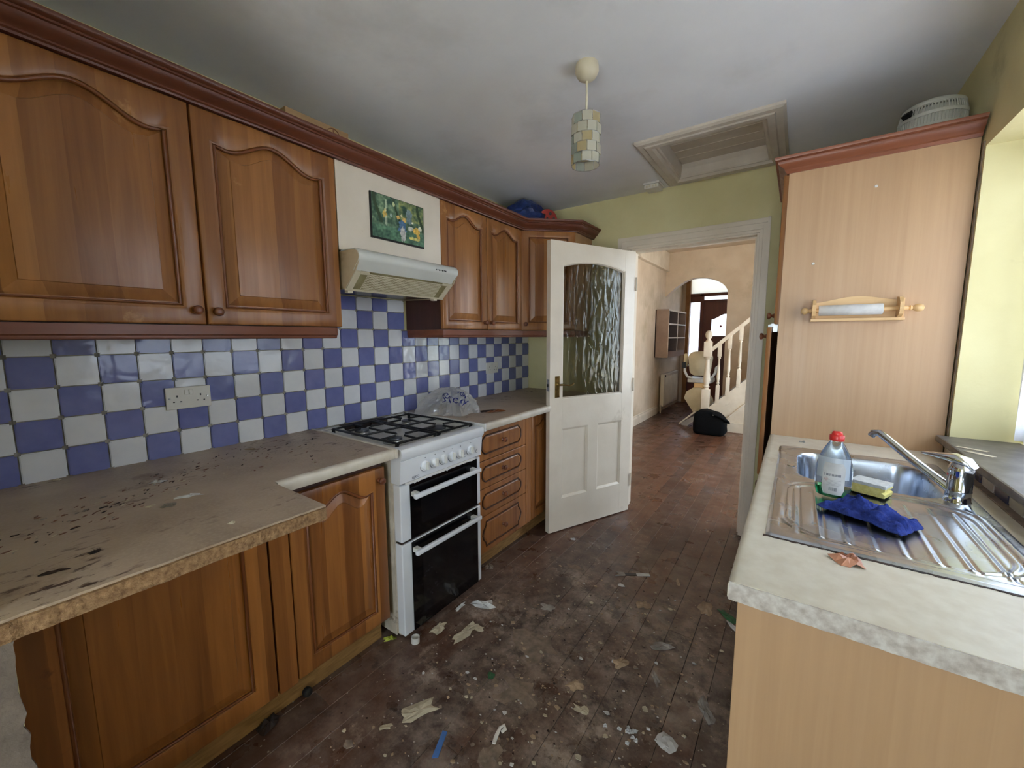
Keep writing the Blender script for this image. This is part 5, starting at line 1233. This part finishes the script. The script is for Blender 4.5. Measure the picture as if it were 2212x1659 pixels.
# ------------------------------------------------------------------ litter
def litter():
    S = lambda lab, x, y, rx, ry, rot, mat, lift, seed, nm='paper_scrap', cat='scrap', **k: scrap(nm, lab, cat, (x, y, .0002), rx*1.15, ry*1.15, rot, mat, lift, seed, 'litter on the kitchen floor', **k)
    S('crumpled white paper on the floor in front of the cooker', .751, 1.375, .05, .028, .55, 'paper_white', .022, 1)
    S('long torn cream paper strip on the floor by the cooker', .80, 1.18, .022, .062, -.15, 'paper_cream', .006, 2)
    S('small torn cream flake beside the long paper strip', .835, 1.235, .02, .016, .4, 'paper_cream', .004, 3)
    S('torn beige paper on the floor in front of the near base cabinet', .928, .785, .026, .052, -.55, 'paper_cream', .006, 4)
    S('small oval beige flake on the floor near the cabinet plinth', .879, .675, .009, .017, -.7, 'paper_cream', .004, 5)
    S('white square of torn paper on the floor at the lower right', 1.706, 1.185, .03, .026, -.35, 'paper_white', .006, 6, jag=.06, n=8)
    S('grey torn strip on the floor right of centre', 1.6, 1.43, .012, .034, .5, 'paper_grey', .003, 7)
    S('whitish torn strip on the floor close to the sink cabinet', 1.79, 1.39, .018, .048, .5, 'paper_grey', .006, 8)
    S('tan torn paper on the floor beside the sink cabinet', 1.685, 2.0, .026, .045, .1, 'paper_tan', .008, 9)
    S('tan flake on the floor in the middle of the room', 1.422, 1.848, .03, .022, .7, 'paper_tan', .006, 10)
    S('thin curled tan flake nearest the doorway', 1.52, 2.15, .008, .03, .3, 'paper_tan', .006, 11)
    S('flat tan patch of torn paper in front of the open door', .975, 1.954, .035, .022, .5, 'plaster_dust', .002, 12)
    S('crumpled grey film on the floor towards the sink cabinet', 1.575, 1.62, .04, .022, .6, 'paper_grey', .012, 13)
    S('pale plaster patch at the bottom of the picture', 1.245, .80, .03, .04, .5, 'plaster_dust', .004, 14)
    S('small white chip on the floor under the open door', .82, 2.25, .014, .011, .5, 'paper_white', .008, 15)
    S('pale peeled patch in the middle of the floor', 1.11, 1.30, .07, .075, .6, 'plaster_dust', .002, 16, jag=.5)
    S('pale peeled patch lower in the middle of the floor', 1.18, 1.06, .06, .045, .3, 'plaster_dust', .002, 17, jag=.5)
    S('green plastic fragment on the floor', 1.051, 1.058, .014, .012, .2, 'green_plastic', .004, 18, nm='plastic_fragment', cat='fragment')
    S('green and white wrapper against the sink cabinet', 1.79, 2.0, .045, .02, -.55, 'green_plastic', .010, 19, nm='wrapper', cat='wrapper')
    S('white edge of a second wrapper against the sink cabinet', 1.82, 1.93, .035, .014, -.8, 'paper_white', .008, 20, nm='wrapper', cat='wrapper')
    S('crinkled lime yellow wrapper beside the cooker foot', .55, .945, .02, .012, .9, 'lime_plastic', .02, 22, nm='wrapper', cat='wrapper')
    S('dirty cream flake under the front edge of the cooker', .68, 1.13, .02, .04, .2, 'paper_cream', .014, 23)
    S('thin white flake on the floor by the oven door', .66, 1.30, .008, .03, .1, 'paper_white', .01, 24)
    S('dried brown clump against the plinth at lower left', .535, .44, .026, .035, .2, 'burnt', .03, 25, nm='dirt_clump', cat='dirt')
    S('dried plaster clump at the plinth corner right of the cooker', .56, 1.66, .02, .02, .2, 'plaster_dust', .02, 26, nm='dirt_clump', cat='dirt')
    S('tan flake in the lower centre of the floor', 1.35, 1.21, .03, .022, .8, 'paper_tan', .006, 27)
    S('cream flake near the tan flake in the lower centre', 1.42, 1.13, .028, .016, .3, 'paper_cream', .006, 28)
    S('light crumpled tan scrap right of centre', 1.46, 1.42, .03, .02, 1.1, 'paper_tan', .012, 29)
    S('small grey film beside the cooker towards the middle', 1.03, 1.55, .03, .022, .2, 'paper_grey', .004, 30)
    # blue strip
    bm = nb(); pts = [(-.010, -.046), (.010, -.040), (.010, .046), (-.008, .048)]; prism(bm, pts, 'z', 0, .003); bm.transform(Matrix.Translation((1.08, .737, .0004))@Matrix.Rotation(.42, 4, 'Z'))
    one('plastic_strip', bm, 'blue_plastic', 'blue plastic strip on the floor at the bottom of the picture', 'strip')
    # white clip
    bm = nb(); tube(bm, [(0, -.04, .004), (0, -.01, .006), (.004, .012, .012), (.016, .024, .014), (.022, .012, .012), (.014, .0, .01)], [.007, .007, .006, .006, .008, .006], 8, sq=.5); bm.transform(Matrix.Translation((1.217, .881, .001))@Matrix.Rotation(.3, 4, 'Z'))
    one('plastic_clip', bm, 'cap_white', 'bent white plastic hook on the floor at the bottom centre', 'clip', smooth=60)
    # black and white wrapper strip
    t = thing('wrapper_strip', 'black and white printed wrapper strip on the floor before the doorway', 'wrapper', (1.286, 2.075, 0))
    M = Matrix.Translation((1.286, 2.075, .0006))@Matrix.Rotation(.56, 4, 'Z')
    mk('black_part', bx(nb(), -.045, .025, -.011, .011, 0, .002), 'black_print', t, M); mk('white_part', bx(nb(), .025, .10, -.013, .013, 0, .0025), 'paper_white', t, M)
    bm = nb(); prism(bm, [(-.10, -.02), (-.04, -.011), (-.045, .014), (-.09, .022), (-.075, .0)], 'z', 0, .006); mk('torn_end', bm, 'paper_grey', t, M)
    # black knob by the plinth
    bm = nb(); lathe(bm, [(.004, -.013), (.015, -.011), (.018, 0), (.015, .01), (.006, .014)], (.528, .578, .018), 'x', 16)
    one('rubber_ball', bm, 'dark_rubber', 'small black rubber knob on the floor against the plinth', 'knob', smooth=60)
    # crumbs nobody could count
    rn = random.Random(31); bm = nb(); n = 0
    while n < 1300:
        x = rn.gauss(1.33, .34); y = rn.gauss(1.22, .46)
        if abs(x-1.286) < .11 and abs(y-2.075) < .07: continue
        if not (.66 < x < 1.90 and .35 < y < 2.5) or (x < .70 and .95 < y < 1.53): continue
        s = min(.02, max(.0012, rn.lognormvariate(-5.7, .62))); a = rn.uniform(0, PI*2); k = rn.randint(4, 6); z0 = .0003
        ps = [(x+s*rn.uniform(.6, 1.3)*math.cos(a+2*PI*i/k), y+s*rn.uniform(.4, 1.0)*math.sin(a+2*PI*i/k)) for i in range(k)]
        fs = len(bm.faces); top = [bm.verts.new((p[0], p[1], z0+min(.003, s*rn.uniform(.15, .4)))) for p in ps]; low = [bm.verts.new((p[0], p[1], z0)) for p in ps]
        mi = rn.choices([0, 1, 2, 3, 4], [2, 3, 6, 3, 5])[0]
        if mi == 3 and s > .006: mi = 2
        f_ = [bm.faces.new(top)]+[bm.faces.new((low[i], low[(i+1) % k], top[(i+1) % k], top[i])) for i in range(k)]
        for q in f_: q.material_index = mi
        n += 1
    o = mk('floor_crumbs', bm, ['paper_white', 'paper_cream', 'plaster_dust', 'burnt', 'paper_tan'], None)
    tag(o, 'crumbs and flakes of plaster and paper scattered over the kitchen floor', 'crumbs', None, 'stuff')
    # white crumb cluster at lower right
    for q in range(12):
        x, y = 1.591+rn.gauss(0, .03), 1.133+rn.gauss(0, .022)
        scrap('plaster_crumb', 'white plaster crumb in the cluster at the lower right of the floor', 'crumb', (x, y, .0003), .008, .007, rn.uniform(0, 3), 'paper_white', .009, 60+q, 'cluster of white plaster crumbs', n=7)
    # flakes on the left worktop
    W_ = lambda lab, x, y, rx, ry, rot, mat, lift, seed: scrap('paint_flake', lab, 'flake', (x, y, WZ+.0003), rx, ry, rot, mat, lift, seed, 'flakes on the left worktop')
    W_('white curled flake near the middle of the left worktop', .324, .255, .012, .018, -.5, 'paper_white', .008, 41)
    W_('long white flake on the left worktop towards its front', .551, .274, .010, .030, -.4, 'paper_white', .008, 42)
    W_('broad white flake on the left worktop towards its front', .584, .217, .018, .016, -.3, 'paper_grey', .005, 43)
    W_('small pale flake beside the broad white flake', .55, .185, .008, .012, .2, 'paper_cream', .004, 44)
    W_('tiny cream flake on the left worktop against the tiles', .03, .07, .008, .010, .2, 'paper_cream', .008, 45)
    W_('small pale flake on the left worktop near its broken edge', .849, .272, .006, .008, .2, 'paper_cream', .004, 46)
    W_('dark flake on the left worktop near its broken edge', .762, .044, .008, .012, .2, 'burnt', .004, 47)
    W_('dark curled flake on the nearest part of the left worktop', .80, -.02, .007, .02, -.3, 'burnt', .004, 48)
    W_('tan flake on the left worktop near the cooker', .15, .60, .03, .012, .3, 'paper_tan', .003, 49)
    scrap('laminate_peel', 'dark burnt laminate peel on the worktop right of the cooker, in front of the bag', 'peel', (.42, 1.80, WZ+.0003), .02, .075, -.35, 'burnt', .008, 50)
    scrap('laminate_peel', 'brown curled laminate peel beside the burnt one on the right worktop', 'peel', (.475, 1.84, WZ+.0003), .022, .06, -.3, 'oak_bead', .010, 51)
    bm = nb(); n = 0
    while n < 260:
        u = rn.gauss(0, 1); x = .42-.13*u*.8+rn.gauss(0, .05); y = .16+.14*u+rn.gauss(0, .05)
        if n > 170: x, y = rn.gauss(.25, .12), rn.gauss(.62, .12)
        if not (.02 < x < .9 and -.25 < y < .45) and not (.02 < x < .62 and .4 < y < .92): continue
        s = rn.uniform(.0012, .0055); a = -.9+rn.uniform(-.5, .5); k = 6
        ps = [(x+s*1.8*math.cos(2*PI*i/k)*math.cos(a)-s*.6*math.sin(2*PI*i/k)*math.sin(a)+rn.uniform(-s, s)*.3, y+s*1.8*math.cos(2*PI*i/k)*-math.sin(a)*-1+s*.6*math.sin(2*PI*i/k)*math.cos(a)+rn.uniform(-s, s)*.3) for i in range(k)]
        top = [bm.verts.new((p[0], p[1], WZ+.0004+s*rn.uniform(.05, .3))) for p in ps]; low = [bm.verts.new((p[0], p[1], WZ+.0002)) for p in ps]
        mi = rn.choices([0, 1, 2, 3], [3, 5, 2, 2])[0]
        for q in [bm.faces.new(top)]+[bm.faces.new((low[i], low[(i+1) % k], top[(i+1) % k], top[i])) for i in range(k)]: q.material_index = mi
        n += 1
    o = mk('worktop_crumbs', bm, ['burnt', 'oak_bead', 'paper_cream', 'paper_grey'], None)
    tag(o, 'dark crumbs and peeled flecks over the left worktop', 'crumbs', None, 'stuff')
litter()

for o in WM:
    if 'wm' in o: del o['wm']
